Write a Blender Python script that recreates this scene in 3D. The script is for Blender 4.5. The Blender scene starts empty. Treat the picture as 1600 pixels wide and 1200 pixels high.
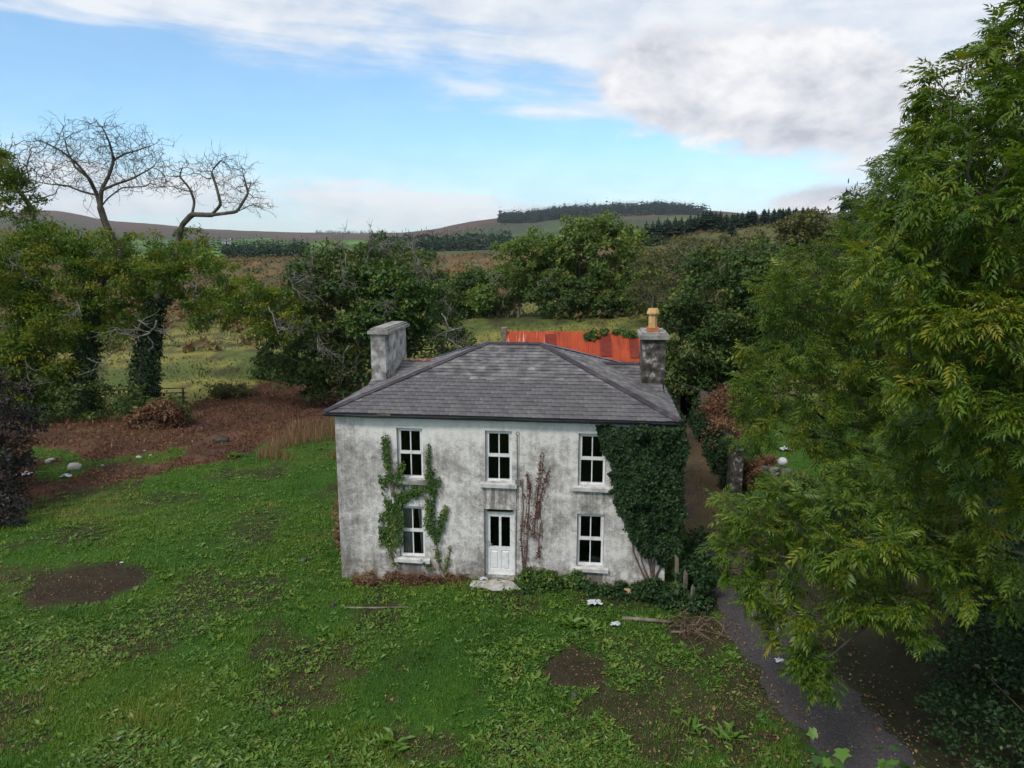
import bpy, math, random
import numpy as np
from mathutils import Vector
S = bpy.context.scene
COL = S.collection
PI = math.pi
# ------------------------------------------------------------------ camera
PITCH, CAMZ, FPX = 0.183, 9.833, 1110.0
cam_d = bpy.data.cameras.new('camera'); cam = bpy.data.objects.new('camera', cam_d); COL.objects.link(cam)
cam.location = (0, 0, CAMZ); cam.rotation_euler = (PI/2 - PITCH, 0, 0)
cam_d.sensor_width = 36; cam_d.lens = FPX/1600*36; cam_d.clip_start = 0.1; cam_d.clip_end = 20000
S.camera = cam
# ------------------------------------------------------------------ sun and sky
SUN_AZ, SUN_EL = math.radians(-140), math.radians(48)      # azimuth from +Y (camera forward) towards +X
sd = bpy.data.lights.new('sun', 'SUN'); sun = bpy.data.objects.new('sun', sd); COL.objects.link(sun)
sd.energy = 1.5; sd.angle = math.radians(11); sd.color = (1.0, 0.95, 0.88)
sdir = Vector((math.sin(SUN_AZ)*math.cos(SUN_EL), math.cos(SUN_AZ)*math.cos(SUN_EL), math.sin(SUN_EL)))
sun.rotation_euler = sdir.to_track_quat('Z', 'Y').to_euler(); sun.location = (0, 0, 60)
S.view_settings.view_transform = 'Standard'; S.view_settings.look = 'None'
S.view_settings.gamma = 1; S.view_settings.exposure = 0.62; S.view_settings.use_curve_mapping = False
S.cycles.use_denoising = True; S.cycles.use_adaptive_sampling = True; S.cycles.adaptive_threshold = 0.02
S.cycles.max_bounces = 8; S.cycles.diffuse_bounces = 3; S.cycles.glossy_bounces = 2; S.cycles.transparent_max_bounces = 12
S.cycles.volume_bounces = 0
try: S.cycles.use_light_tree = False
except Exception: pass

def pix_dir(px, py):
    a = np.array([(px-800)/FPX, 1.0, -(py-600)/FPX]); c, s = math.cos(PITCH), math.sin(PITCH)
    d = np.array([a[0], a[1]*c + a[2]*s, -a[1]*s + a[2]*c]); return d/np.linalg.norm(d)
def at(px, py, Y):
    d = pix_dir(px, py); d = d*(Y/d[1]); return np.array([d[0], d[1], d[2]+CAMZ])
def project(P):
    P = np.asarray(P, float); c, s = math.cos(PITCH), math.sin(PITCH); dz = P[..., 2]-CAMZ
    zc = np.maximum(P[..., 1]*c - dz*s, 0.05); yc = -(dz*c + P[..., 1]*s)
    return 800+FPX*P[..., 0]/zc, 600+FPX*yc/zc

class NT:
    """small node-graph writer"""
    def __init__(s, tree): s.t = tree; s.n = tree.nodes; s.l = tree.links
    def node(s, typ, **kw):
        nd = s.n.new(typ)
        for k, v in kw.items(): setattr(nd, k, v)
        return nd
    def put(s, sock, v):
        if hasattr(v, 'is_output') or isinstance(v, bpy.types.NodeSocket): s.l.new(v, sock)
        elif v is not None: sock.default_value = v
    def math(s, op, a, b=None, c=None, clamp=False):
        nd = s.node('ShaderNodeMath', operation=op, use_clamp=clamp)
        s.put(nd.inputs[0], a)
        if b is not None: s.put(nd.inputs[1], b)
        if c is not None: s.put(nd.inputs[2], c)
        return nd.outputs[0]
    def vmath(s, op, a, b):
        nd = s.node('ShaderNodeVectorMath', operation=op); s.put(nd.inputs[0], a); s.put(nd.inputs[1], b); return nd.outputs[0]
    def noise(s, vec, scale, detail=4, rough=0.55, dist=0.0, out='Fac'):
        nd = s.node('ShaderNodeTexNoise'); s.put(nd.inputs['Vector'], vec)
        nd.inputs['Scale'].default_value = scale; nd.inputs['Detail'].default_value = detail
        nd.inputs['Roughness'].default_value = rough; nd.inputs['Distortion'].default_value = dist
        return nd.outputs[out]
    def ramp(s, fac, stops, interp='LINEAR'):
        nd = s.node('ShaderNodeValToRGB'); cr = nd.color_ramp; cr.interpolation = interp
        while len(cr.elements) > 1: cr.elements.remove(cr.elements[-1])
        cr.elements[0].position = stops[0][0]; cr.elements[0].color = col4(stops[0][1])
        for p, c in stops[1:]:
            e = cr.elements.new(p); e.color = col4(c)
        s.put(nd.inputs[0], fac); return nd.outputs[0]
    def mix(s, fac, a, b, mode='MIX'):
        nd = s.node('ShaderNodeMix', data_type='RGBA', blend_type=mode); nd.clamp_factor = True
        s.put(nd.inputs[0], fac); s.put(nd.inputs[6], col4(a) if not isinstance(a, bpy.types.NodeSocket) else a)
        s.put(nd.inputs[7], col4(b) if not isinstance(b, bpy.types.NodeSocket) else b); return nd.outputs[2]
    def maprange(s, v, a, b, c=0.0, d=1.0, smooth=True):
        nd = s.node('ShaderNodeMapRange', interpolation_type='SMOOTHSTEP' if smooth else 'LINEAR')
        for i, x in enumerate((v, a, b, c, d)): s.put(nd.inputs[i], x)
        return nd.outputs[0]
def col4(c):
    if isinstance(c, (int, float)): return (c, c, c, 1)
    return tuple(c) if len(c) == 4 else (c[0], c[1], c[2], 1)

W = bpy.data.worlds.new('World'); S.world = W; W.use_nodes = True
def build_world():
    g = NT(W.node_tree); W.node_tree.nodes.clear()
    sky = g.node('ShaderNodeTexSky', sky_type='NISHITA'); sky.sun_disc = False
    sky.sun_elevation = SUN_EL; sky.sun_rotation = SUN_AZ; sky.air_density = 1.0; sky.dust_density = 0.3; sky.ozone_density = 2.6
    tc = g.node('ShaderNodeTexCoord'); d = tc.outputs['Generated']
    sx = g.node('ShaderNodeSeparateXYZ'); g.put(sx.inputs[0], d); x, y, z = sx.outputs
    el = g.math('ARCSINE', z); az = g.math('ARCTAN2', x, y)
    # clouds on a flat layer overhead: perspective streaks towards the horizon
    zz = g.math('ADD', g.math('MAXIMUM', z, 0.0), 0.16)
    cb = g.node('ShaderNodeCombineXYZ'); g.put(cb.inputs[0], g.math('DIVIDE', x, zz)); g.put(cb.inputs[1], g.math('DIVIDE', y, zz)); cb.inputs[2].default_value = 3.7
    layer = cb.outputs[0]
    n1 = g.noise(layer, 0.9, 8, 0.6, 0.4)
    n2 = g.noise(layer, 2.6, 7, 0.6, 0.3)
    # heaped clouds standing up from the horizon: noise in azimuth and elevation
    cc = g.node('ShaderNodeCombineXYZ'); g.put(cc.inputs[0], az); g.put(cc.inputs[1], g.math('MULTIPLY', el, 1.7)); cc.inputs[2].default_value = 1.3
    heap = cc.outputs[0]
    n3 = g.noise(heap, 4.5, 9, 0.6, 0.25)
    n4 = g.noise(heap, 13.0, 6, 0.6, 0.2)
    cs = g.node('ShaderNodeCombineXYZ'); g.put(cs.inputs[0], g.math('MULTIPLY', az, 1.6)); g.put(cs.inputs[1], g.math('MULTIPLY_ADD', el, 15.0, g.math('MULTIPLY', az, .9))); cs.inputs[2].default_value = .4
    n6 = g.noise(cs.outputs[0], 1.7, 7, .6, .5)
    def blob(px, py, wx, wy):
        v = pix_dir(px, py); a0 = math.atan2(v[0], v[1]); e0 = math.asin(v[2])
        qa = g.math('MULTIPLY', g.math('SUBTRACT', az, a0), FPX/wx); qe = g.math('MULTIPLY', g.math('SUBTRACT', el, e0), FPX/wy)
        r2 = g.math('ADD', g.math('MULTIPLY', qa, qa), g.math('MULTIPLY', qe, qe))
        return g.math('POWER', 2.71828, g.math('MULTIPLY', r2, -1.0))
    def total(lst, start):
        acc = start
        for (px, py, wx, wy, k) in lst: acc = g.math('MULTIPLY_ADD', blob(px, py, wx, wy), k, acc)
        return acc
    # thin sheet: more of it high up and low down, a clear band between
    sheet = total([(520, 190, 620, 85, -.34), (150, 130, 330, 60, -.2), (830, 255, 380, 55, -.26), (1090, 285, 230, 45, -.26), (640, 20, 620, 70, .22), (1150, 90, 420, 120, .25),
                   (520, 318, 460, 40, .26), (120, 290, 260, 70, .24), (840, 175, 200, 10, .22), (860, 215, 190, 7, .26), (440, 100, 200, 22, .16), (110, 60, 180, 18, -.14), (1500, 120, 260, 260, .3)], g.math('MULTIPLY_ADD', n2, 0.6, g.math('MULTIPLY_ADD', n1, 0.85, -0.66)))
    sheet = g.math('MULTIPLY_ADD', g.maprange(el, 0.27, 0.55), 0.34, sheet)
    sheet = g.math('ADD', sheet, g.math('MULTIPLY', g.math('SUBTRACT', n6, .5), .95))
    m1 = g.math('MAXIMUM', g.maprange(sheet, -0.16, 0.30, 0.14, 0.92), g.maprange(el, 0.20, 0.02, 0.0, 0.66))
    cum = total([(1150, 135, 240, 100, .62), (1010, 110, 110, 75, .3), (1330, 175, 190, 90, .4), (1250, 318, 70, 28, .55), (1345, 318, 55, 32, .55), (175, 330, 100, 30, .42), (60, 310, 80, 40, .25), (520, 292, 60, 15, .28)],
                g.math('MULTIPLY_ADD', n4, 0.6, g.math('MULTIPLY_ADD', n3, 1.05, -1.26)))
    m2 = g.maprange(cum, -0.06, 0.14, 0.0, 1.0)
    # lit and shaded cloud: the relief of the heaps towards the sun
    off = g.vmath('ADD', heap, (-0.05, 0.06, 0.0)); n5 = g.noise(off, 4.5, 9, 0.6, 0.25)
    lit = g.math('MULTIPLY_ADD', g.math('SUBTRACT', n3, n5), 3.6, 0.52, clamp=True)
    lit = g.math('MULTIPLY_ADD', g.math('SUBTRACT', n4, 0.5), 1.3, lit, clamp=True)
    ccol = g.ramp(lit, [(0.0, (5.4, 5.7, 6.6)), (0.45, (7.6, 7.75, 8.3)), (0.9, (9.7, 9.65, 9.8))])
    scol = g.ramp(g.math('MULTIPLY_ADD', g.math('SUBTRACT', n4, .5), .8, g.math('MULTIPLY_ADD', n2, .4, g.math('MULTIPLY', n6, .6))), [(0.33, (6.9, 7.5, 8.4)), (0.62, (9.2, 9.35, 9.6))])
    blue = g.mix(1.0, sky.outputs[0], (1.30, 1.80, 1.95), 'MULTIPLY')
    c = g.mix(m1, blue, scol); c = g.mix(m2, c, ccol)
    bg = g.node('ShaderNodeBackground'); g.put(bg.inputs[0], c); bg.inputs[1].default_value = 0.067
    out = g.node('ShaderNodeOutputWorld'); g.l.new(bg.outputs[0], out.inputs[0])
build_world()

# ------------------------------------------------------------------ helpers
rng = np.random.default_rng(11)
def mesh_from(name, V, Fs, attrs=None, smooth=False):
    """V (n,3); Fs list of integer arrays (m,k)"""
    me = bpy.data.meshes.new(name); V = np.ascontiguousarray(V, np.float32)
    Fs = [np.asarray(f, np.int32) for f in (Fs if isinstance(Fs, list) else [Fs]) if len(f)]
    me.vertices.add(len(V)); me.vertices.foreach_set('co', V.ravel())
    tot = np.concatenate([np.full(len(f), f.shape[1], np.int32) for f in Fs])
    loops = np.concatenate([f.ravel() for f in Fs])
    start = np.concatenate([[0], np.cumsum(tot)[:-1]]).astype(np.int32)
    me.loops.add(len(loops)); me.loops.foreach_set('vertex_index', loops)
    me.polygons.add(len(tot)); me.polygons.foreach_set('loop_start', start)
    try: me.polygons.foreach_set('loop_total', tot)
    except Exception: pass
    if attrs:
        for k, a in attrs.items():
            a = np.asarray(a, np.float32)
            if a.ndim == 1: at_ = me.attributes.new(k, 'FLOAT', 'POINT'); at_.data.foreach_set('value', a)
            else: at_ = me.attributes.new(k, 'FLOAT_COLOR', 'POINT'); at_.data.foreach_set('color', np.ascontiguousarray(np.concatenate([a, np.ones((len(a), 1), np.float32)], 1)).ravel())
    me.update(calc_edges=True)
    me.polygons.foreach_set('use_smooth', np.full(len(tot), bool(smooth)))
    me.validate()
    return me
def obj(name, me, mat=None, parent=None, kind=None):
    o = bpy.data.objects.new(name, me); COL.objects.link(o)
    if me is not None and mat is not None and not me.materials: me.materials.append(mat)
    if parent is not None: o.parent = parent
    if kind: o['kind'] = kind
    return o
def tag(o, label, cat, group=None, kind=None):
    o['label'] = label; o['category'] = cat; o['kind'] = kind or 'thing'
    if group: o['group'] = group
    return o
def thing(name, label, cat, loc=(0, 0, 0), rz=0, group=None):
    o = bpy.data.objects.new(name, None); COL.objects.link(o); o.location = loc; o.rotation_euler = (0, 0, rz); o.empty_display_size = 0.3
    return tag(o, label, cat, group)
class MB:
    """collects polygons"""
    def __init__(s): s.v = []; s.f = {}; s.a = []; s.n = 0
    def add(s, V, F, t=0.5):
        V = np.asarray(V, float); F = np.asarray(F, int)
        s.v.append(V); s.a.append(np.full(len(V), t) if np.isscalar(t) else np.asarray(t)); s.f.setdefault(F.shape[1], []).append(F+s.n); s.n += len(V)
    def box(s, a, b, t=0.5):
        (x0, y0, z0), (x1, y1, z1) = a, b
        s.add([(x0,y0,z0),(x1,y0,z0),(x1,y1,z0),(x0,y1,z0),(x0,y0,z1),(x1,y0,z1),(x1,y1,z1),(x0,y1,z1)], BOXF, t)
    def tube(s, P, R, k=6, t=0.5, cap=True):
        V, F = tube_arrays(np.asarray(P, float), R, k); s.add(V, F, t)
        if cap:
            b = s.n-len(V); s.f.setdefault(k, []).append(np.array([np.arange(k)[::-1]+b, np.arange(k)+s.n-k]))
    def mesh(s, name, smooth=False):
        return mesh_from(name, np.concatenate(s.v), [np.concatenate(f) for f in s.f.values()], {'tint': np.concatenate(s.a)}, smooth)
    def build(s, name, mat, parent=None, kind=None, smooth=False): return obj(name, s.mesh(name, smooth), mat, parent, kind)
BOXF = np.array([(0,3,2,1),(4,5,6,7),(0,1,5,4),(1,2,6,5),(2,3,7,6),(3,0,4,7)])
def tube_arrays(P, R, k):
    n = len(P); R = np.full(n, R) if np.isscalar(R) else np.asarray(R, float)
    T = np.gradient(P, axis=0); T /= np.linalg.norm(T, axis=1)[:, None]+1e-9
    ref = np.array([0.31, 0.17, 0.93]) if abs(T[0, 2]) < 0.85 else np.array([0.9, 0.3, 0.1])
    U = np.cross(T, ref); U /= np.linalg.norm(U, axis=1)[:, None]+1e-9; Vv = np.cross(T, U)
    a = np.arange(k)*2*PI/k
    V = P[:, None]+R[:, None, None]*(np.cos(a)[None, :, None]*U[:, None]+np.sin(a)[None, :, None]*Vv[:, None])
    i = np.arange(n-1)[:, None]*k; j = np.arange(k)[None]; j2 = (j+1) % k
    F = np.stack([i+j, i+j2, i+k+j2, i+k+j], -1).reshape(-1, 4)
    return V.reshape(-1, 3), F
def unit(v): return v/(np.linalg.norm(v, axis=-1, keepdims=True)+1e-9)
def frames(axis, normal):
    """(N,3,3) with columns side, axis, normal"""
    a = unit(axis); n = normal-(normal*a).sum(-1, keepdims=True)*a; n = unit(n); sd = np.cross(a, n)
    return np.stack([sd, a, n], -1)
def inst(TV, TF, R, T, Sc):
    TV = np.asarray(TV, float); N = len(T); Sc = np.asarray(Sc, float).reshape(N, 1, 1) if np.ndim(Sc) else Sc
    V = np.einsum('nij,mj->nmi', R, TV)*Sc+T[:, None]
    F = (np.asarray(TF)[None]+(np.arange(N)*len(TV))[:, None, None]).reshape(-1, np.asarray(TF).shape[1])
    return V.reshape(-1, 3), F
# value noise
_tab = np.random.default_rng(5).random((256, 256))
def vnoise(x, y, sc=1.0):
    x = np.asarray(x)*sc; y = np.asarray(y)*sc; i = np.floor(x).astype(int); j = np.floor(y).astype(int); fx = x-i; fy = y-j
    fx = fx*fx*(3-2*fx); fy = fy*fy*(3-2*fy); t = lambda a, b: _tab[a % 256, b % 256]
    return (t(i, j)*(1-fx)+t(i+1, j)*fx)*(1-fy)+(t(i, j+1)*(1-fx)+t(i+1, j+1)*fx)*fy
def fbm(x, y, sc=1.0, o=4): return sum(vnoise(x+17*k, y-9*k, sc*2**k)*0.5**k for k in range(o))/sum(0.5**k for k in range(o))
def sstep(a, b, x): t = np.clip((x-a)/(b-a), 0, 1); return t*t*(3-2*t)

# ------------------------------------------------------------------ materials
def new_mat(name):
    m = bpy.data.materials.new(name); m.use_nodes = True; m.node_tree.nodes.clear(); g = NT(m.node_tree)
    out = g.node('ShaderNodeOutputMaterial'); return m, g, out
def principled(g, out, color, rough=0.8, spec=0.3, bump=None, strength=0.4, dist=0.02, metallic=0.0):
    b = g.node('ShaderNodeBsdfPrincipled'); g.put(b.inputs['Base Color'], col4(color) if not isinstance(color, bpy.types.NodeSocket) else color)
    g.put(b.inputs['Roughness'], rough); b.inputs['Specular IOR Level'].default_value = spec; b.inputs['Metallic'].default_value = metallic
    if bump is not None:
        bn = g.node('ShaderNodeBump'); bn.inputs['Strength'].default_value = strength; bn.inputs['Distance'].default_value = dist
        g.put(bn.inputs['Height'], bump); g.l.new(bn.outputs[0], b.inputs['Normal'])
    g.l.new(b.outputs[0], out.inputs[0]); return b
def coord(g, which='Object'): return g.node('ShaderNodeTexCoord').outputs[which]
def attr(g, name, out='Fac'):
    a = g.node('ShaderNodeAttribute'); a.attribute_name = name; return a.outputs[out]
def noise_mat(name, stops, scale=3, detail=6, rough=0.85, bump=0.3, dist=0.02, spec=0.2, objrand=0.0, which='Object', tint=0.0, fine=None):
    m, g, out = new_mat(name); c = coord(g, which)
    n = g.noise(c, scale, detail, 0.6)
    if objrand:
        oi = g.node('ShaderNodeObjectInfo'); n = g.math('ADD', n, g.math('MULTIPLY', g.math('SUBTRACT', oi.outputs['Random'], 0.5), objrand))
    if tint: n = g.math('ADD', n, g.math('MULTIPLY', g.math('SUBTRACT', attr(g, 'tint'), 0.5), tint))
    colr = g.ramp(n, stops)
    principled(g, out, colr, rough, spec, g.noise(c, fine or scale*6, 5, 0.6), bump, dist); return m
def leaf_mat(name, stops, trans=0.3, rough=0.5, spec=0.3):
    m, g, out = new_mat(name); colr = g.ramp(attr(g, 'tint'), stops)
    b = g.node('ShaderNodeBsdfPrincipled'); g.put(b.inputs['Base Color'], colr); b.inputs['Roughness'].default_value = rough; b.inputs['Specular IOR Level'].default_value = spec
    t = g.node('ShaderNodeBsdfTranslucent'); g.put(t.inputs[0], g.mix(1.0, colr, (1.25, 1.3, 0.6), 'MULTIPLY'))
    mx = g.node('ShaderNodeMixShader'); mx.inputs[0].default_value = trans; g.l.new(b.outputs[0], mx.inputs[1]); g.l.new(t.outputs[0], mx.inputs[2]); g.l.new(mx.outputs[0], out.inputs[0]); return m

M = {}
M['ash_leaf'] = leaf_mat('ash_leaf', [(0, (.022, .062, .010)), (.40, (.076, .142, .013)), (.72, (.155, .215, .017)), (1, (.30, .25, .025))], .35, .45)
M['ivy_leaf'] = leaf_mat('ivy_leaf', [(0, (.010, .028, .009)), (.6, (.022, .055, .014)), (.93, (.05, .10, .025)), (1, (.14, .18, .06))], .12, .5, .25)
M['creeper_leaf'] = leaf_mat('creeper_leaf', [(0, (.022, .055, .014)), (.6, (.055, .12, .02)), (.9, (.15, .20, .03)), (1, (.24, .20, .05))], .2)
M['red_leaf'] = leaf_mat('red_leaf', [(0, (.06, .02, .015)), (.6, (.12, .03, .02)), (.9, (.16, .07, .03)), (1, (.10, .14, .03))], .2)
M['dark_leaf'] = leaf_mat('dark_leaf', [(0, (.022, .050, .016)), (.5, (.054, .10, .022)), (.85, (.105, .15, .032)), (1, (.21, .17, .05))], .28)
M['round_leaf'] = leaf_mat('round_leaf', [(0, (.040, .080, .018)), (.5, (.10, .165, .030)), (.85, (.18, .225, .042)), (1, (.28, .235, .055))], .3)
M['olive_leaf'] = leaf_mat('olive_leaf', [(0, (.05, .065, .022)), (.5, (.09, .105, .03)), (1, (.17, .14, .05))], .25)
M['copper_leaf'] = leaf_mat('copper_leaf', [(0, (.018, .022, .024)), (.55, (.035, .034, .032)), (.85, (.09, .045, .028)), (1, (.18, .085, .03))], .15)
M['scrub_leaf'] = leaf_mat('scrub_leaf', [(0, (.05, .07, .025)), (.35, (.085, .09, .035)), (.65, (.15, .10, .045)), (1, (.24, .13, .055))], .2)
M['conifer'] = leaf_mat('conifer', [(0, (.012, .026, .020)), (.6, (.022, .042, .028)), (1, (.04, .06, .032))], .05, .8, .1)
M['far_conifer'] = leaf_mat('far_conifer', [(0, (.016, .028, .030)), (1, (.034, .050, .044))], .0, .9, .1)
M['grass'] = leaf_mat('grass', [(0, (.022, .070, .008)), (.45, (.066, .165, .012)), (.85, (.135, .225, .018)), (1, (.24, .20, .055))], .35, .5)
M['weed'] = leaf_mat('weed', [(0, (.028, .080, .012)), (.45, (.088, .185, .020)), (.85, (.15, .24, .028)), (1, (.21, .235, .045))], .3, .4, .4)
M['dead_grass'] = leaf_mat('dead_grass', [(0, (.075, .034, .024)), (.5, (.17, .08, .048)), (1, (.33, .22, .12))], .2, .8)
M['bark'] = noise_mat('bark', [(.3, (.045, .038, .028)), (.6, (.11, .10, .075)), (.75, (.19, .19, .14))], 2.2, 6, .9, .6, .03)
M['pale_bark'] = noise_mat('pale_bark', [(.3, (.085, .078, .062)), (.6, (.20, .19, .16)), (.8, (.32, .31, .27))], 2.5, 6, .9, .4, .02)
M['twig'] = noise_mat('twig', [(.3, (.08, .05, .04)), (.7, (.24, .16, .12))], 3, 4, .9, .2, .01, tint=.5)
def stucco():
    m, g, out = new_mat('weathered_render'); c = coord(g)
    sp = g.node('ShaderNodeSeparateXYZ'); g.put(sp.inputs[0], c)
    n1 = g.noise(c, 0.75, 7, .62, .6); n2 = g.noise(c, 4.5, 8, .68, .3); n3 = g.noise(c, 26, 4, .6)
    st = g.node('ShaderNodeMapping'); st.inputs['Scale'].default_value = (5, 5, .45); g.put(st.inputs[0], c); n4 = g.noise(st.outputs[0], 1.6, 5, .6)
    f = g.math('ADD', g.math('MULTIPLY', n1, .55), g.math('ADD', g.math('MULTIPLY', n2, .5), g.math('MULTIPLY', n4, .22)))
    f = g.math('ADD', f, g.math('MULTIPLY', g.math('SUBTRACT', n3, .5), .34))
    for (u0, zs) in ((2.244, 3.12), (4.865, 3.12), (7.546, 3.12), (2.244, .67), (7.546, .67)):
        du = g.math('ABSOLUTE', g.math('SUBTRACT', sp.outputs[0], u0)); mk = g.math('MULTIPLY', g.maprange(du, .62, .38, 0, 1), g.math('MULTIPLY', g.maprange(sp.outputs[2], zs-1.1, zs, 0, 1), g.math('LESS_THAN', sp.outputs[2], zs+.02)))
        f = g.math('ADD', f, g.math('MULTIPLY', mk, g.math('MULTIPLY', g.math('SUBTRACT', n4, .36), .75)))
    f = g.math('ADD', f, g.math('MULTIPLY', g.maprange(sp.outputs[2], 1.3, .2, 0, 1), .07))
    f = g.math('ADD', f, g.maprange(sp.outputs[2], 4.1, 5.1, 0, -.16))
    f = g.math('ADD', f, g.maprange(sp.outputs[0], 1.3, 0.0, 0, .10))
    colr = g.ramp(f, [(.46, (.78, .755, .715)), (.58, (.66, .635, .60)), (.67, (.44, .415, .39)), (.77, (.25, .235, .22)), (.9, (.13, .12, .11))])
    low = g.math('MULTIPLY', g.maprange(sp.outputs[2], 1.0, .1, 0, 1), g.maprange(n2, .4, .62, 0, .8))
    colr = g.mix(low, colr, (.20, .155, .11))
    principled(g, out, colr, .92, .15, g.math('ADD', g.math('MULTIPLY', n2, 1.0), g.math('MULTIPLY', n3, .5)), .55, .025); return m
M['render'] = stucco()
M['plaster'] = noise_mat('plaster', [(.35, (.66, .65, .62)), (.55, (.5, .49, .47)), (.7, (.27, .26, .24))], 2.8, 8, .9, .4)
M['old_cement'] = noise_mat('old_cement', [(.3, (.12, .115, .105)), (.5, (.27, .26, .24)), (.7, (.42, .41, .39))], 3.5, 8, .92, .5)
M['pale_chimney'] = noise_mat('pale_chimney', [(.36, (.15, .14, .135)), (.5, (.31, .30, .285)), (.64, (.52, .51, .49))], 3.0, 10, .92, .4)
M['dark_chimney'] = noise_mat('dark_chimney', [(.38, (.03, .028, .025)), (.50, (.075, .07, .062)), (.57, (.13, .12, .108)), (.65, (.38, .37, .35))], 4.2, 10, .92, .5)
M['slate'] = noise_mat('slate', [(.28, (.052, .048, .052)), (.46, (.105, .098, .102)), (.58, (.165, .155, .154)), (.76, (.28, .265, .24))], 2.6, 10, .66, .4, .01, .3, objrand=.11, tint=.11)
M['slate_deck'] = noise_mat('slate_deck', [(.3, (.05, .05, .052)), (.7, (.12, .115, .115))], 3, 5, .9, .2)
M['hip_tile'] = noise_mat('hip_tile', [(.3, (.020, .014, .020)), (.6, (.036, .027, .036)), (.8, (.08, .07, .07))], 4, 6, .6, .2, .01, .4, objrand=.3)
M['blue_tile'] = noise_mat('blue_tile', [(.3, (.05, .06, .10)), (.7, (.11, .125, .18))], 4, 6, .55, .2, .01, .4, objrand=.3)
M['gutter'] = noise_mat('gutter', [(.3, (.012, .012, .014)), (.7, (.04, .04, .045))], 5, 4, .45, .1, .01, .4)
M['rust'] = noise_mat('rust', [(.3, (.10, .035, .02)), (.5, (.2, .09, .05)), (.66, (.45, .38, .32))], 6, 6, .9, .4)
M['upvc'] = noise_mat('upvc', [(.32, (.52, .51, .48)), (.44, (.72, .72, .71)), (.7, (.80, .80, .80))], 6, 6, .35, .03, .005, .45)
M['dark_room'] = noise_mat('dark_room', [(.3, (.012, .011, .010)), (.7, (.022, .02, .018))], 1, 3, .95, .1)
M['curtain'] = noise_mat('curtain', [(.3, (.42, .40, .34)), (.7, (.60, .58, .52))], 3, 4, .95, .1)
def glass_mat():
    m, g, out = new_mat('window_glass'); t = g.node('ShaderNodeBsdfTransparent'); t.inputs[0].default_value = (.72, .76, .74, 1)
    gl = g.node('ShaderNodeBsdfGlossy'); gl.inputs['Roughness'].default_value = .03
    fr = g.node('ShaderNodeFresnel'); fr.inputs[0].default_value = 1.5
    mx = g.node('ShaderNodeMixShader'); g.l.new(fr.outputs[0], mx.inputs[0]); g.l.new(t.outputs[0], mx.inputs[1]); g.l.new(gl.outputs[0], mx.inputs[2]); g.l.new(mx.outputs[0], out.inputs[0]); return m
M['glass'] = glass_mat()
M['metal'] = noise_mat('metal', [(.3, .35), (.7, .5)], 5, 2, .35, .05)
M['clay_pot'] = noise_mat('clay_pot', [(.3, (.42, .25, .10)), (.6, (.60, .40, .18)), (.8, (.5, .3, .15))], 5, 5, .8, .2)
M['red_clay'] = noise_mat('red_clay', [(.3, (.30, .10, .05)), (.7, (.48, .2, .10))], 6, 5, .85, .3)
def red_sheet():
    m, g, out = new_mat('red_tin'); c = coord(g); oi = g.node('ShaderNodeObjectInfo')
    st = g.node('ShaderNodeMapping'); st.inputs['Scale'].default_value = (7, .5, .5); g.put(st.inputs[0], c)
    n1 = g.noise(st.outputs[0], 1.6, 6, .65); n2 = g.noise(c, 1.1, 6, .6); f = g.math('ADD', g.math('MULTIPLY', n1, .55), g.math('MULTIPLY', n2, .45))
    f = g.math('ADD', f, g.math('MULTIPLY', g.math('SUBTRACT', oi.outputs['Random'], .5), .10))
    colr = g.ramp(f, [(.32, (.12, .024, .014)), (.44, (.30, .045, .016)), (.6, (.40, .068, .020)), (.76, (.30, .07, .03)), (.86, (.5, .34, .28))])
    sp = g.node('ShaderNodeSeparateXYZ'); g.put(sp.inputs[0], c)
    wear = g.math('MULTIPLY', g.maprange(sp.outputs[0], 2.6, .2, 0, 1), g.maprange(n1, .56, .66, 0, .8)); colr = g.mix(wear, colr, (.62, .5, .44))
    principled(g, out, colr, .7, .25, n1, .1, .01); return m
M['red_tin'] = red_sheet()
M['dark_tin'] = noise_mat('dark_tin', [(.3, (.11, .02, .015)), (.7, (.21, .034, .02))], 4, 5, .8, .2)
M['stone'] = noise_mat('stone', [(.3, (.045, .042, .036)), (.55, (.10, .095, .082)), (.75, (.20, .19, .17))], 3, 7, .92, .6, .03, objrand=.3)
M['pale_stone'] = noise_mat('pale_stone', [(.3, (.30, .28, .25)), (.7, (.55, .53, .48))], 4, 6, .9, .4)
M['ochre_stone'] = noise_mat('ochre_stone', [(.3, (.34, .25, .13)), (.7, (.52, .42, .25))], 4, 6, .9, .4)
M['old_timber'] = noise_mat('old_timber', [(.3, (.09, .07, .05)), (.7, (.25, .21, .165))], 4, 6, .9, .5)
M['litter'] = noise_mat('litter', [(.3, (.42, .43, .46)), (.7, (.62, .63, .65))], 4, 3, .5, .1)
M['soil'] = noise_mat('soil', [(.3, (.035, .024, .022)), (.6, (.075, .055, .05)), (.8, (.16, .13, .12))], 6, 8, .95, .8, .04)
M['white_wall'] = noise_mat('white_wall', [(.3, (.6, .6, .58)), (.7, (.78, .78, .76))], .5, 3, .9, .1)
M['grey_roof'] = noise_mat('grey_roof', [(.3, (.10, .10, .11)), (.7, (.16, .16, .17))], .5, 3, .9, .1)
M['cable'] = noise_mat('cable', [(.3, .10), (.7, .2)], 5, 3, .6, .1)
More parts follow.
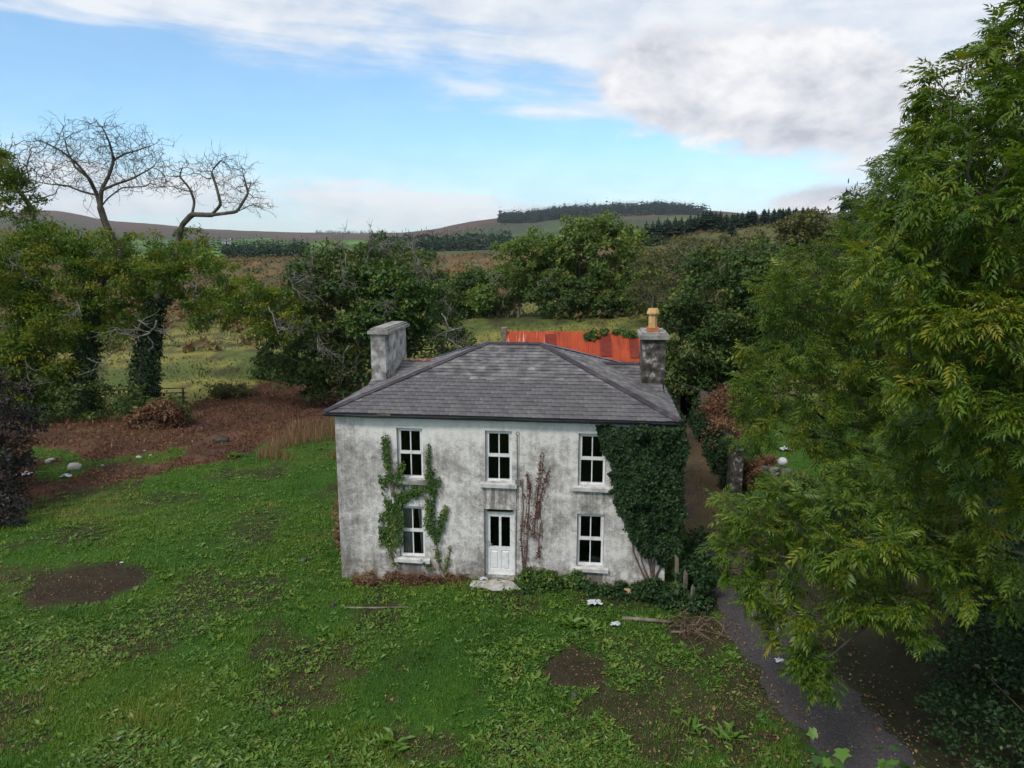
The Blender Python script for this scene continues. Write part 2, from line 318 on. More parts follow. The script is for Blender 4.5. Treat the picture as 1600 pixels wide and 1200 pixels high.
def lane_mat():
    m, g, out = new_mat('lane_gravel'); c = coord(g); n1 = g.noise(c, .55, 6, .6); n2 = g.noise(c, 14, 6, .75); n3 = g.noise(c, 45, 3, .6)
    colr = g.ramp(g.math('ADD', g.math('MULTIPLY', n2, .55), g.math('MULTIPLY', n3, .45)), [(.36, (.025, .023, .027)), (.52, (.058, .054, .060)), (.64, (.095, .088, .092)), (.72, (.28, .26, .25))])
    sp = g.node('ShaderNodeSeparateXYZ'); g.put(sp.inputs[0], c)
    moss = g.math('MULTIPLY', g.maprange(sp.outputs[1], 18.5, 22, .12, 1), g.maprange(n1, .38, .56, .25, .95)); colr = g.mix(moss, colr, (.125, .09, .038))
    principled(g, out, colr, .9, .25, n3, .8, .03); return m
M['lane'] = lane_mat()
def ground_mat():
    m, g, out = new_mat('ground_cover'); c = coord(g); base = attr(g, 'gcol', 'Color')
    n1 = g.noise(c, .9, 7, .65); n2 = g.noise(c, 9, 6, .7); n3 = g.noise(c, .03, 9, .68); n4 = g.noise(c, .22, 7, .65)
    cd = g.node('ShaderNodeVectorMath', operation='LENGTH'); g.put(cd.inputs[0], c)
    far = g.maprange(cd.outputs['Value'], 60, 220, 0, 1)
    near = g.math('ADD', g.math('MULTIPLY', n1, .8), g.math('MULTIPLY', n2, .9)); farn = g.math('ADD', g.math('MULTIPLY', n3, .9), g.math('MULTIPLY', n4, .8))
    k = g.math('ADD', g.math('MULTIPLY', near, g.math('SUBTRACT', 1.0, far)), g.math('MULTIPLY', farn, far))
    mul = g.ramp(g.math('MULTIPLY', k, .6), [(.3, (.42, .44, .42)), (.52, (1, 1, 1)), (.72, (1.6, 1.5, 1.4))])
    colr = g.mix(1.0, base, mul, 'MULTIPLY')
    principled(g, out, colr, .95, .1, g.math('ADD', n1, n2), .7, .05); return m
M['ground'] = ground_mat()

# ------------------------------------------------------------------ ground sheet
_cols = np.array([-2400, -700, 0, 100, 200, 400, 600, 800, 900, 1000, 1100, 1200, 1400, 1600, 2300, 4000.])
_rad = np.array([45, 80, 150, 250, 450, 900, 1700, 3000, 4200, 9000.])
_tabY = np.array([
 [638]*16,
 [535, 535, 530, 530, 530, 528, 515, 495, 490, 486, 484, 482, 472, 462, 450, 450],
 [450, 450, 445, 450, 452, 452, 448, 440, 428, 415, 398, 382, 370, 352, 340, 340],
 [412, 412, 410, 414, 415, 409, 406, 402, 390, 378, 362, 352, 345, 330, 320, 320],
 [402, 402, 401, 401, 401, 399, 394, 388, 380, 372, 358, 349, 341, 330, 320, 320],
 [385, 385, 385, 386, 386, 384, 381, 366, 358, 355, 351, 348, 342, 335, 330, 330],
 [372, 370, 366, 369, 371, 374, 370, 338, 329, 327, 334, 341, 337, 335, 340, 350],
 [350, 346, 346, 341, 352, 364, 366, 350, 345, 342, 345, 340, 334, 332, 340, 350],
 [370, 368, 366, 366, 366, 368, 368, 368, 366, 362, 360, 360, 360, 360, 365, 370],
 [392]*16])
def gz(x, y):
    x = np.asarray(x, float); y = np.asarray(y, float); r = np.hypot(x, y)+1e-6
    az = np.arctan2(x, y); azc = np.clip(az, -1.15, 1.15); px = 800+FPX*np.tan(azc)*1.0
    rr = np.clip(r, 45, 8999); lr = np.log(_rad); k = np.clip(np.searchsorted(lr, np.log(rr))-1, 0, len(_rad)-2); tr = (np.log(rr)-lr[k])/(lr[k+1]-lr[k]); tr = tr*tr*(3-2*tr)*.5+tr*.5
    c = np.clip(np.searchsorted(_cols, px)-1, 0, len(_cols)-2); tc = np.clip((px-_cols[c])/(_cols[c+1]-_cols[c]), 0, 1); tc = tc*tc*(3-2*tc)
    Y = (_tabY[k, c]*(1-tc)+_tabY[k, c+1]*tc)*(1-tr)+(_tabY[k+1, c]*(1-tc)+_tabY[k+1, c+1]*tc)*tr
    dep = PITCH+np.arctan((Y-600)/FPX); z = CAMZ-rr*np.tan(dep)*1.0
    z = np.where(r < 45, 0, z*sstep(45, 56, r)) if True else z
    z = z+(fbm(x, y, 1/60., 5)-.5)*np.clip((r-60)*.012, 0, 5)
    z = z+(fbm(x, y, 1/420., 5)-.5)*np.clip((r-700)*.02, 0, 16)
    z = z+(fbm(x, y, .3, 3)-.5)*.22*np.clip(1-r/400, 0, 1)
    rise = .30*sstep(-5.2, 1.0, x)*sstep(13, 19, y)*(1-sstep(34, 48, y)); z = z+rise
    return z
def gpt(x, y, dz=0.0): return np.array([x, y, float(gz(x, y))+dz])
def in_poly(px, py, poly):
    ins = np.zeros(np.shape(px), bool); n = len(poly)
    for i in range(n):
        (x0, y0), (x1, y1) = poly[i], poly[(i+1) % n]
        cond = ((y0 > py) != (y1 > py)); xi = (x1-x0)*(py-y0)/((y1-y0) if y1 != y0 else 1e-9)+x0
        ins ^= cond & (px < xi)
    return ins
# bare-soil and bracken patches, in metres on the ground
SOIL = [(-12.75, 20.0, 1.75, 1.55, .95), (1.55, 15.4, .95, .75, .9), (2.9, 13.9, 1.6, .5, .75), (4.4, 13.3, 1.3, .6, .8), (-10.6, 14.0, 1.2, .5, .7), (-10.2, 12.9, 1.0, .4, .7), (4.6, 15.4, .9, .7, .5),
        (-7.2, 28.0, 1.6, .6, .55), (-9.6, 25.6, 1.5, .7, .5), (-13.5, 27.6, 2.0, .5, .6), (5.1, 16.9, 1.2, 1.0, .8), (2.9, 18.3, 1.2, .5, .6), (3.2, 15.0, 1.0, .5, .5), (-.8, 14.6, .5, .35, .5), (-8.5, 22.6, .7, .3, .4), (.9, 13.0, 1.2, .35, .6), (5.6, 14.4, 1.0, 1.4, .7)]
BRACKEN = np.array([(-23.5, 28.6), (-20, 27.5), (-16.5, 29.6), (-14.4, 32.3), (-12.8, 35.5), (-11.0, 38.5), (-10.0, 43), (-10.5, 48), (-13, 57), (-19, 57), (-23, 47), (-30, 43), (-32, 34)])
def masks(x, y):
    wob = (fbm(x, y, .9, 4)-.5)+.7*(fbm(x+5, y+9, 2.6, 3)-.5)
    soil = np.zeros(np.shape(x))
    for cx, cy, rx, ry, k in SOIL:
        d = np.hypot((x-cx)/rx, (y-cy)/ry); e = 1.1 if k > .94 else 3.0
        soil = np.maximum(soil, k*(sstep(1.04, .90, d+wob*e*.35) if k > .94 else sstep(1.12, .72, d+wob*e*.6)))
    soil = np.maximum(soil, .7*sstep(.57, .68, fbm(x+31, y, .55, 4)))
    ins = in_poly(x+wob*3.0, y+wob*3.5, [tuple(p) for p in BRACKEN])
    ins = ins & ~((fbm(x+40, y+12, .35, 4) > .60) & (y < 38))
    return np.clip(soil, 0, 1), ins
def build_ground():
    fr = np.radians(np.concatenate([np.arange(-180, -56, 6), np.arange(-56, 56.01, .48), np.arange(62, 180, 6)]))
    r = [1.5]
    while r[-1] < 8800: r.append(r[-1]*1.027 if r[-1] > 10 else r[-1]*1.12)
    r = np.array(r); A, R = np.meshgrid(fr, r); X = R*np.sin(A); Y = R*np.cos(A); Z = gz(X, Y)
    nr, na = X.shape; V = np.stack([X, Y, Z], -1).reshape(-1, 3)
    i = np.arange(nr-1)[:, None]*na; j = np.arange(na)[None]; j2 = (j+1) % na
    F = np.stack([i+j2, i+j, i+na+j, i+na+j2], -1).reshape(-1, 4)[:, ::-1]
    V = np.concatenate([V, [[0, 0, float(gz(.01, .01))]]]); c = len(V)-1; jj = np.arange(na)
    T = np.stack([np.full(na, c), (jj+1) % na, jj], -1)
    x, y = V[:, 0], V[:, 1]; rr = np.hypot(x, y); px, py = project(V)
    soil, br = masks(x, y)
    C = np.tile(np.array([.034, .085, .012]), (len(V), 1))
    def lay(col, m):
        nonlocal C
        m = np.clip(m, 0, 1)[:, None]; C = C*(1-m)+np.array(col)*m
    n1 = fbm(x, y, .35, 4); n2 = fbm(x, y, 1/25., 5); n3 = fbm(x, y, 1/140., 5)
    lay((.07, .095, .02), .5*sstep(.52, .7, n1))
    lay((.24, .215, .062), sstep(44, 52, rr)*(.55+.45*n2))                    # rough pasture behind
    lay((.075, .105, .03), sstep(46, 60, rr)*sstep(.48, .62, fbm(x, y, .12, 4))*.9)
    lay((.038, .024, .020), soil*.95); lay((.135, .064, .046), br*.92*(rr < 62)); lay((.06, .035, .028), br*(rr < 62)*sstep(.5, .62, fbm(x, y, .4, 4))*.8)
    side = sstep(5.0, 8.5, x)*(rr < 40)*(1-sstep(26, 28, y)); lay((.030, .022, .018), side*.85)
    lay((.055, .12, .02), ((x > 9) & (y > 29) & (rr < 60))*sstep(.35, .5, n1))
    moor = sstep(95, 130, rr+40*(n2-.5)); lay((.13, .075, .035), moor*(.85)); lay((.075, .085, .03), moor*sstep(.45, .62, n2)*.8); lay((.20, .10, .04), moor*sstep(.55, .68, fbm(x+90, y, 1/18., 4))*.6)
    lay((.085, .095, .034), moor*sstep(900, 1050, px)*(.45+.5*(n2 > .45))); val = sstep(290, 380, rr); lay((.060, .080, .035), val*.9)
    fields = val*(1-sstep(1150, 1350, rr)); lay((.10, .21, .04), fields*sstep(.52, .56, fbm(x+70, y*.45, 1/75., 2))*.85)
    hill = sstep(1050, 1500, rr+500*(n3-.5)); lay((.105, .066, .052), hill); lay((.075, .060, .045), hill*sstep(.45, .6, n3)*.7); lay((.055, .075, .04), hill*sstep(.58, .7, fbm(x, y, 1/300., 4))*.7)
    gslope = in_poly(px+60*(n3-.5), py, [(770, 352), (860, 340), (1080, 345), (1090, 385), (700, 385)])*(rr > 700)*1.0; lay((.050, .062, .042), gslope*.75)
    lay((.10, .22, .05), in_poly(px, py, [(362, 380), (398, 378), (402, 383), (368, 386)])*(rr > 300)*1.0); lay((.09, .19, .05), in_poly(px, py, [(375, 374), (420, 372), (425, 376), (378, 377)])*(rr > 300)*1.0)
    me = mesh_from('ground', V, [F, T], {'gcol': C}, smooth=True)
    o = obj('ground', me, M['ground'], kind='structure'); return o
build_ground()

# ------------------------------------------------------------------ lane
LANE = np.array([(8.3, 6.5), (7.4, 10.0), (6.95, 12.9), (6.75, 15.2), (6.6, 18.0), (6.65, 21.2), (7.3, 25.5), (8.3, 30.0), (9.9, 36.5), (11.2, 42.0)])
def lane_d(x, y):
    best = np.full(np.shape(x), 1e9)
    for a, b in zip(LANE[:-1], LANE[1:]):
        ab = b-a; t = np.clip(((x-a[0])*ab[0]+(y-a[1])*ab[1])/(ab@ab), 0, 1); best = np.minimum(best, np.hypot(x-a[0]-t*ab[0], y-a[1]-t*ab[1]))
    return best
def build_lane():
    t = np.linspace(0, len(LANE)-1, 130); k = np.arange(len(LANE)); c = np.stack([np.interp(t, k, LANE[:, 0]), np.interp(t, k, LANE[:, 1])], -1)
    for _ in range(6): c[1:-1] = (c[:-2]+2*c[1:-1]+c[2:])/4
    T = unit(np.gradient(c, axis=0)); N = np.stack([T[:, 1], -T[:, 0]], -1); w = np.linspace(-1, 1, 13); V = []
    for i in range(len(c)):
        hw = .92+.22*(vnoise(np.array(i*.3), np.array(2.))-.5)
        for q in w:
            e = hw+.35*(float(vnoise(np.array(i*.45), np.array(7.+3*np.sign(q))))-.5); p = c[i]+N[i]*q*e
            V.append((p[0], p[1], float(gz(p[0], p[1]))+.03-.028*abs(q)**4))
    n = len(w); i = np.arange(len(c)-1)[:, None]*n; j = np.arange(n-1)[None]
    F = np.stack([i+j, i+j+1, i+n+j+1, i+n+j], -1).reshape(-1, 4)[:, ::-1]
    o = obj('lane', mesh_from('lane', np.array(V), F, smooth=True), M['lane'], kind='structure')
build_lane()

# ------------------------------------------------------------------ the house
HX, HY, YAW = -5.218, 20.367, -0.122
hc, hs = math.cos(YAW), math.sin(YAW)
def hw(u, v, z): return np.array([HX+u*hc-v*hs, HY+u*hs+v*hc, z])
HW_, HD, HE = 9.7, 7.95, 5.2
house = thing('farmhouse', 'derelict two-storey white rendered farmhouse with hipped slate roof', 'house', (HX, HY, 0), YAW)
WINS = [(2.244, 3.265, 4.808), (4.865, 3.265, 4.808), (7.546, 3.265, 4.808), (2.244, .807, 2.423), (7.546, .807, 2.423)]
WW = .39; DU, DW, DZ0, DZ1 = 4.884, .449, .326, 2.446
def build_walls():
    holes = [(u-WW, u+WW, a, b) for u, a, b in WINS]+[(DU-DW, DU+DW, DZ0, DZ1)]
    us = sorted(set([0, HW_]+[h[0] for h in holes]+[h[1] for h in holes])); zs = sorted(set([-.6, HE]+[h[2] for h in holes]+[h[3] for h in holes]))
    us = sorted(set(np.round(us, 4))); zs = sorted(set(np.round(zs, 4))); mb = MB(); th = .42
    for a, b in zip(us[:-1], us[1:]):
        for c, d in zip(zs[:-1], zs[1:]):
            um, zm = (a+b)/2, (c+d)/2
            if any(h[0] < um < h[1] and h[2] < zm < h[3] for h in holes): continue
            mb.add([(a, 0, c), (b, 0, c), (b, 0, d), (a, 0, d)], [(0, 1, 2, 3)]); mb.add([(a, th, c), (b, th, c), (b, th, d), (a, th, d)], [(3, 2, 1, 0)])
    for x0, x1, z0, z1 in holes:
        mb.add([(x0, 0, z0), (x0, th, z0), (x0, th, z1), (x0, 0, z1)], [(0, 3, 2, 1)]); mb.add([(x1, 0, z0), (x1, th, z0), (x1, th, z1), (x1, 0, z1)], [(0, 1, 2, 3)])
        mb.add([(x0, 0, z1), (x1, 0, z1), (x1, th, z1), (x0, th, z1)], [(0, 1, 2, 3)]); mb.add([(x0, 0, z0), (x1, 0, z0), (x1, th, z0), (x0, th, z0)], [(3, 2, 1, 0)])
    # sides with a gablet, back
    for u, f in ((0, 1), (HW_, -1)):
        P = [(u, 0, -.6), (u, HD, -.6), (u, HD, HE), (u, 6.9, HE), (u, 5.0, 5.98), (u, 3.1, HE), (u, 0, HE)]
        mb.add(P, [list(range(7))[::-1] if f > 0 else list(range(7))])
    mb.add([(0, HD, -.6), (HW_, HD, -.6), (HW_, HD, HE), (0, HD, HE)], [(3, 2, 1, 0)])
    mb.build('wall', M['render'], house)
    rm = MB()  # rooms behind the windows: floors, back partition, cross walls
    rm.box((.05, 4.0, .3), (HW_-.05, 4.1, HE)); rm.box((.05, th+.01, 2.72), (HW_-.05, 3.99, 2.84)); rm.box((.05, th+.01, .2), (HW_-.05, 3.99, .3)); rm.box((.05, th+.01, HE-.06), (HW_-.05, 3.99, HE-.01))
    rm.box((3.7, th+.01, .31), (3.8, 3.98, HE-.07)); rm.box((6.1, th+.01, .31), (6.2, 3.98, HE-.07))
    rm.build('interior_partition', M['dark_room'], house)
build_walls()
def pane_mb(a, b):
    p = MB(); p.add([(a[0]-.01, a[1], a[2]-.01), (b[0]+.01, a[1], a[2]-.01), (b[0]+.01, a[1], b[1]+.01), (a[0]-.01, a[1], b[1]+.01)], [(0, 1, 2, 3)]); return p
def build_window(u, z0, z1, curtain=False, lab=None):
    x0, x1 = u-WW+.012, u+WW-.012; a, b = z0+.012, z1-.012; y0, y1 = .10, .17; mb = MB(); f = .065; zm = (a+b)/2+.02
    mb.box((x0, y0, a), (x0+f, y1, b)); mb.box((x1-f, y0, a), (x1, y1, b)); mb.box((x0+f, y0-.002, a), (x1-f, y1-.002, a+f)); mb.box((x0+f, y0-.002, b-f), (x1-f, y1-.002, b)); mb.box((x0+f, y0-.012, zm-.045), (x1-f, y1-.004, zm+.045)); 
    mb.box((u-.016, y0+.012, a+f), (u+.016, y1-.006, zm-.045)); mb.box((u-.016, y0+.014, zm+.045), (u+.016, y1-.004, b-f))
    # raised inner sash of the top light
    for q in (x0+f, x1-f-.025): mb.box((q, y0-.010, zm+.045), (q+.025, y1-.012, b-f))
    mb.box((x0+f+.025, y0-.010, b-f-.025), (x1-f-.025, y1-.012, b-f)); mb.box((x0-.004, y0-.03, a-.003), (x1+.004, y0-.001, a+.03))
    w = mb.build('window', M['upvc'], house)
    for xa, xb in ((x0+f, u-.016), (u+.016, x1-f)):
        for za, zb in ((a+f, zm-.045), (zm+.045, b-f)):
            pane_mb((xa, y0+.036, za), (xb, zb)).build('pane', M['glass'], w)
    s = MB(); V = [(u-WW-.15, -.10, z0-.135), (u+WW+.15, -.10, z0-.145), (u+WW+.15, .09, z0-.14), (u-WW-.15, .09, z0-.135), (u-WW-.15, -.10, z0-.035), (u+WW+.15, -.10, z0-.04), (u+WW+.15, .09, z0+.004), (u-WW-.15, .09, z0+.004)]
    s.add(V, BOXF); s.build('sill', M['old_cement'] if z0 > 3 and u < 3 else M['plaster'], w)
    if curtain:
        for xa, xb, sl in ((x0+.02, u+.03, .0), (u+.12, x1-.02, .12)):
            n = 26; xs = np.linspace(0, 1, n); zt = np.array([z1, (z0+z1)/2, z0-.05]); V = []
            for k, z in enumerate(zt):
                for q in xs: V.append((xa+(xb-xa)*q*(1-.15*k)+sl*k*(q*.2+.35), .27+.03*math.sin(q*26+k*.4), z))
            i = np.arange(2)[:, None]*n; j = np.arange(n-1)[None]; F = np.stack([i+j, i+j+1, i+n+j+1, i+n+j], -1).reshape(-1, 4)
            obj('curtain', mesh_from('curtain', np.array(V), F, smooth=True), M['curtain'], w)
    return w
for k, (u, a, b) in enumerate(WINS): build_window(u, a, b, k == 3)
def build_door():
    x0, x1 = DU-DW+.01, DU+DW-.01; z0, z1 = DZ0+.01, DZ1-.01; mb = MB(); y0, y1 = .14, .22; f = .055; zt = z1-.13
    mb.box((x0, y0, z0), (x0+f, y1, z1)); mb.box((x1-f, y0, z0), (x1, y1, z1)); mb.box((x0+f, y0-.002, zt-f), (x1-f, y1-.002, zt)); mb.box((x0+f, y0-.002, z1-.02), (x1-f, y1-.002, z1)); mb.box((x0+f, y0-.02, z0), (x1-f, y1-.002, z0+.03))
    fr = mb.build('door_frame', M['upvc'], house)
    pane_mb((x0+f, y0+.03, zt), (x1-f, z1-.02)).build('transom_pane', M['glass'], fr)
    lx0, lx1, lz0, lz1 = x0+f+.004, x1-f-.004, z0+.034, zt-f-.004; s = .085; zm = lz0+.80; d0, d1 = y0+.012, y0+.055; d = MB()
    d.box((lx0, d0, lz0), (lx0+s, d1, lz1)); d.box((lx1-s, d0, lz0), (lx1, d1, lz1)); d.box((lx0+s, d0+.001, lz0), (lx1-s, d1-.001, lz0+.13)); d.box((lx0+s, d0+.001, lz1-s), (lx1-s, d1-.001, lz1)); d.box((lx0+s, d0+.001, zm-.06), (lx1-s, d1-.001, zm+.06)); d.box((DU-.035, d0+.002, zm+.06), (DU+.035, d1-.002, lz1-s)); d.box((DU-.035, d0+.002, lz0+.13), (DU+.035, d1-.002, zm-.06))
    door = d.build('door', M['upvc'], house)
    for xa, xb in ((lx0+s, DU-.035), (DU+.035, lx1-s)):
        pane_mb((xa, d0+.02, zm+.06), (xb, lz1-s)).build('pane', M['glass'], door)
        q = MB(); q.box((xa, d0+.018, lz0+.13), (xb, d0+.03, zm-.06)); e = .035; a_, b_, c_, dd = xa+e, xb-e, lz0+.13+e, zm-.06-e; g = .022
        q.add([(a_, d0+.018, c_), (b_, d0+.018, c_), (b_, d0+.018, dd), (a_, d0+.018, dd), (a_+g, d0-.004, c_+g), (b_-g, d0-.004, c_+g), (b_-g, d0-.004, dd-g), (a_+g, d0-.004, dd-g)], [(0, 1, 5, 4), (1, 2, 6, 5), (2, 3, 7, 6), (3, 0, 4, 7), (4, 5, 6, 7)]); q.build('panel', M['upvc'], door)
    h = MB(); h.box((lx0+.025, d0-.012, zm+.02), (lx0+.06, d0, zm+.22)); h.tube([(lx0+.042, d0-.05, zm+.14), (lx0+.15, d0-.05, zm+.14)], .009, 6); h.tube([(lx0+.042, d0, zm+.14), (lx0+.042, d0-.055, zm+.14)], .009, 6); h.build('handle', M['metal'], door)
    # plaster band round the doorway
    b = MB(); w = .22; x0, x1 = DU-DW, DU+DW
    b.add([(x0-w, -.02, .12), (x0-.012, -.02, .12), (x0-.012, -.02, DZ1), (x0-w, -.02, DZ1), (x0-w, -.001, .12), (x0-.012, -.001, .12), (x0-.012, -.001, DZ1), (x0-w, -.001, DZ1)], [(0, 1, 2, 3), (0, 3, 7, 4), (1, 5, 6, 2), (0, 4, 5, 1)])
    b.box((x0-w-.003, -.022, DZ1+.002), (x1+.1, -.001, DZ1+.25)); b.build('door_surround', M['render'], house)
    b = MB(); b.add([(x0-w+.01, -.024, .5), (x0-w+.10, -.024, .42), (x0-w+.13, -.024, .75), (x0-w+.12, -.024, 1.05), (x0-w+.05, -.024, 1.28), (x0-w+.005, -.024, 1.2), (x0-w+.02, -.024, .85)], [(0, 1, 2, 3, 4, 5, 6)])
    b.build('bare_patch', M['old_cement'], house)
build_door()
# roof
EU, EV, EZ, RZ, RV = .25, .18, 5.27, 6.83, 3.97
RU0, RU1 = 3.94, HW_-3.94; BV = 2*RV+EV
roof_faces = {'front': [(-EU, -EV, EZ), (HW_+EU, -EV, EZ), (RU1, RV, RZ), (RU0, RV, RZ)], 'right': [(HW_+EU, -EV, EZ), (HW_+EU, BV, EZ), (RU1, RV, RZ)], 'left': [(-EU, BV, EZ), (-EU, -EV, EZ), (RU0, RV, RZ)], 'back': [(HW_+EU, BV, EZ), (-EU, BV, EZ), (RU0, RV, RZ), (RU1, RV, RZ)]}
def build_roof():
    d = MB()
    for P in roof_faces.values(): d.add(P, [list(range(len(P)))])
    G0, G1, GR, GZ, GV = 3.0, 7.0, 5.0, 6.06, .0   # gablets that carry the chimneys
    gab = {}
    for sgn, ue, ui in ((-1, -.06, 2.15), (1, HW_+.06, HW_-2.15)):
        A = [(ue, G0, 5.28), (ui, G0, 5.28), (ui, GR, GZ), (ue, GR, GZ)]; B = [(ui, G1, 5.28), (ue, G1, 5.28), (ue, GR, GZ), (ui, GR, GZ)]
        if sgn > 0: A = [A[1], A[0], A[3], A[2]]; B = [B[1], B[0], B[3], B[2]]
        gab[sgn] = A; d.add(A, [(0, 1, 2, 3)]); d.add(B, [(0, 1, 2, 3)])
    d.box((-EU+.02, -EV+.02, EZ-.14), (HW_+EU-.02, -EV+.05, EZ-.012)); d.box((-.2, -EV+.05, EZ-.09), (HW_+.2, .0-.002, EZ-.06))
    roof = d.build('roof', M['slate_deck'], house)
    ex, wd, th = .205, .265, .011; r = np.random.default_rng(3); singles = []; rest = MB()
    def face(P, keep_single, trim=None):
        P = [np.array(p, float) for p in P]; e1 = P[1]-P[0]; Wd = np.linalg.norm(e1); e1 /= Wd; nrm = unit(np.cross(e1, P[2]-P[0])); e2 = np.cross(nrm, e1)
        tops = [((p-P[0])@e1, (p-P[0])@e2) for p in P]; Ht = max(t[1] for t in tops); tl = tops[-1]; tr = tops[2]
        rows = int(Ht/ex)+1
        for i in range(rows):
            y0 = i*ex-.03; y1 = min(y0+ex+.035, Ht); 
            if y1-y0 < .06: continue
            L = lambda y: max(0, y)*tl[0]/tl[1]; Rr = lambda y: Wd+(tr[0]-Wd)*max(0, y)/tr[1]
            x = -(i % 2)*wd/2-r.random()*.03
            while x < Wd:
                xa, xb = x+.002, x+wd-.002; x += wd
                q = [max(xa, L(y0)), min(xb, Rr(y0)), min(xb, Rr(y1)), max(xa, L(y1))]
                if q[1]-q[0] < .02: continue
                if q[2] < q[3]: q[2] = q[3] = min(max((q[2]+q[3])/2, L(y1)), Rr(y1))
                slip = -abs(r.normal())*.006-(.05*r.random() if r.random() < .02 else 0); rot = r.normal()*.008; lift = r.random()*.006
                full = abs(q[0]-xa) < 1e-6 and abs(q[1]-xb) < 1e-6 and abs(q[2]-xb) < 1e-6 and abs(q[3]-xa) < 1e-6 and y1-y0 > ex
                if full and len(singles) < 300 and keep_single and i < 14:
                    c = P[0]+e1*(xa+xb)/2+e2*(y0+slip)+nrm*(.012+lift); singles.append((c, e1, e2, nrm, rot)); continue
                zb, zt2 = .024+lift, .006
                bot = [P[0]+e1*q[0]+e2*(y0+slip), P[0]+e1*q[1]+e2*(y0+slip+rot*.2), P[0]+e1*q[2]+e2*y1, P[0]+e1*q[3]+e2*y1]
                V = [bot[0]+nrm*(zb-th), bot[1]+nrm*(zb-th), bot[2]+nrm*(zt2-th), bot[3]+nrm*(zt2-th), bot[0]+nrm*zb, bot[1]+nrm*zb, bot[2]+nrm*zt2, bot[3]+nrm*zt2]
                rest.add(V, BOXF, r.random())
    face(roof_faces['front'], True); face(roof_faces['right'], False); face(roof_faces['left'], False); face(gab[-1], False); face(gab[1], False)
    rest.build('slate_courses', M['slate'], roof, 'stuff')
    variants = []
    for k in range(5):
        j = [r.normal()*.004 for _ in range(8)]; hw2 = wd/2-.002; L_ = ex+.035; mb = MB()
        mb.add([(-hw2, j[0], .001), (hw2, j[1], .001), (hw2, L_, -.018), (-hw2, L_, -.018), (-hw2+j[2], j[0], .012), (hw2+j[3], j[1], .012), (hw2, L_, -.007), (-hw2, L_, -.007)], BOXF, .5); variants.append(mb.mesh('slate')); variants[-1].materials.append(M['slate'])
    from mathutils import Matrix
    for c, e1, e2, nrm, rot in singles:
        o = bpy.data.objects.new('slate', variants[r.integers(5)]); COL.objects.link(o); o.parent = roof
        a = e1*math.cos(rot)+e2*math.sin(rot); b = -e1*math.sin(rot)+e2*math.cos(rot)
        o.matrix_local = Matrix(((a[0], b[0], nrm[0], c[0]), (a[1], b[1], nrm[1], c[1]), (a[2], b[2], nrm[2], c[2]), (0, 0, 0, 1)))
    # angled ridge and hip tiles
    def tiles(A, B, n1, n2, mat, name='ridge_tile', Lt=.46, wing=.15):
        A = np.array(A, float); B = np.array(B, float); d_ = B-A; Ln = np.linalg.norm(d_); d_ /= Ln; n1 = unit(np.array(n1, float)); n2 = unit(np.array(n2, float))
        w1 = unit(np.cross(d_, n1)); w2 = unit(np.cross(n2, d_)); 
        if w1[2] > 0: w1 = -w1
        if w2[2] > 0: w2 = -w2
        up = unit(n1+n2); n = max(1, int(round(Ln/Lt)))
        for k in range(n):
            s0 = A+d_*(Ln*k/n+.006); s1 = A+d_*(Ln*(k+1)/n-.006); o_ = up*(.045+r.random()*.008); tl = r.normal()*.004
            V = []
            for sp, e in ((s0, tl), (s1, .006-tl)):
                c = sp+o_+up*e; V += [c+w1*wing+n1*.004-up*.006, c, c+w2*wing+n2*.004-up*.006, c+w1*wing-n1*.018, c-up*.022, c+w2*wing-n2*.018]
            F4 = [(0, 1, 7, 6), (1, 2, 8, 7), (3, 9, 10, 4), (4, 10, 11, 5), (0, 6, 9, 3), (2, 5, 11, 8), (0, 3, 4, 1), (1, 4, 5, 2), (6, 7, 10, 9), (7, 8, 11, 10)]
            mb = MB(); mb.add(V, F4); mb.build(name, mat, roof)
    def fn(P): P = [np.array(p, float) for p in P]; return unit(np.cross(P[1]-P[0], P[2]-P[0]))
    nf, nr_, nl, nb = (fn(roof_faces[k]) for k in ('front', 'right', 'left', 'back'))
    tiles((RU0, RV, RZ), (RU1, RV, RZ), nf, nb, M['hip_tile']); tiles((-EU, -EV, EZ), (RU0, RV, RZ), nf, nl, M['hip_tile'], 'hip_tile'); tiles((HW_+EU, -EV, EZ), (RU1, RV, RZ), nf, nr_, M['hip_tile'], 'hip_tile')
    tiles((-EU, BV, EZ), (RU0, RV, RZ), nb, nl, M['blue_tile'], 'hip_tile'); tiles((HW_+EU, BV, EZ), (RU1, RV, RZ), nb, nr_, M['blue_tile'], 'hip_tile')
    up1, up2 = (0, -.36, 1), (0, .36, 1)
    tiles((.0, GR, GZ), (1.9, GR, GZ), up1, up2, M['rust'], 'ridge_tile', .6); tiles((HW_, GR, GZ), (HW_-1.9, GR, GZ), up1, up2, M['hip_tile'], 'ridge_tile', .6)
    # gutter along the front, sagging at one end
    P = []; n = 40
    for k in range(n):
        u = -EU-.02+(HW_+2*EU+.04)*k/(n-1); P.append((u, -EV-.045, EZ-.075-.05*math.exp(-((u-1.1)/.8)**2)+.012*math.sin(u*1.7)))
    P = np.array(P); V = []; k_ = 7
    for p in P:
        for s_ in range(k_): a = PI+PI*s_/(k_-1); V.append((p[0], p[1]+.055*math.cos(a), p[2]+.055*math.sin(a)+.03))
        for s_ in range(k_)[::-1]: a = PI+PI*s_/(k_-1); V.append((p[0], p[1]+.049*math.cos(a), p[2]+.049*math.sin(a)+.032))
    q = 2*k_; i = np.arange(n-1)[:, None]*q; j = np.arange(q)[None]; F = np.stack([i+j, i+(j+1) % q, i+q+(j+1) % q, i+q+j], -1).reshape(-1, 4)
    gut = obj('gutter', mesh_from('gutter', np.array(V), F), M['gutter'], house)
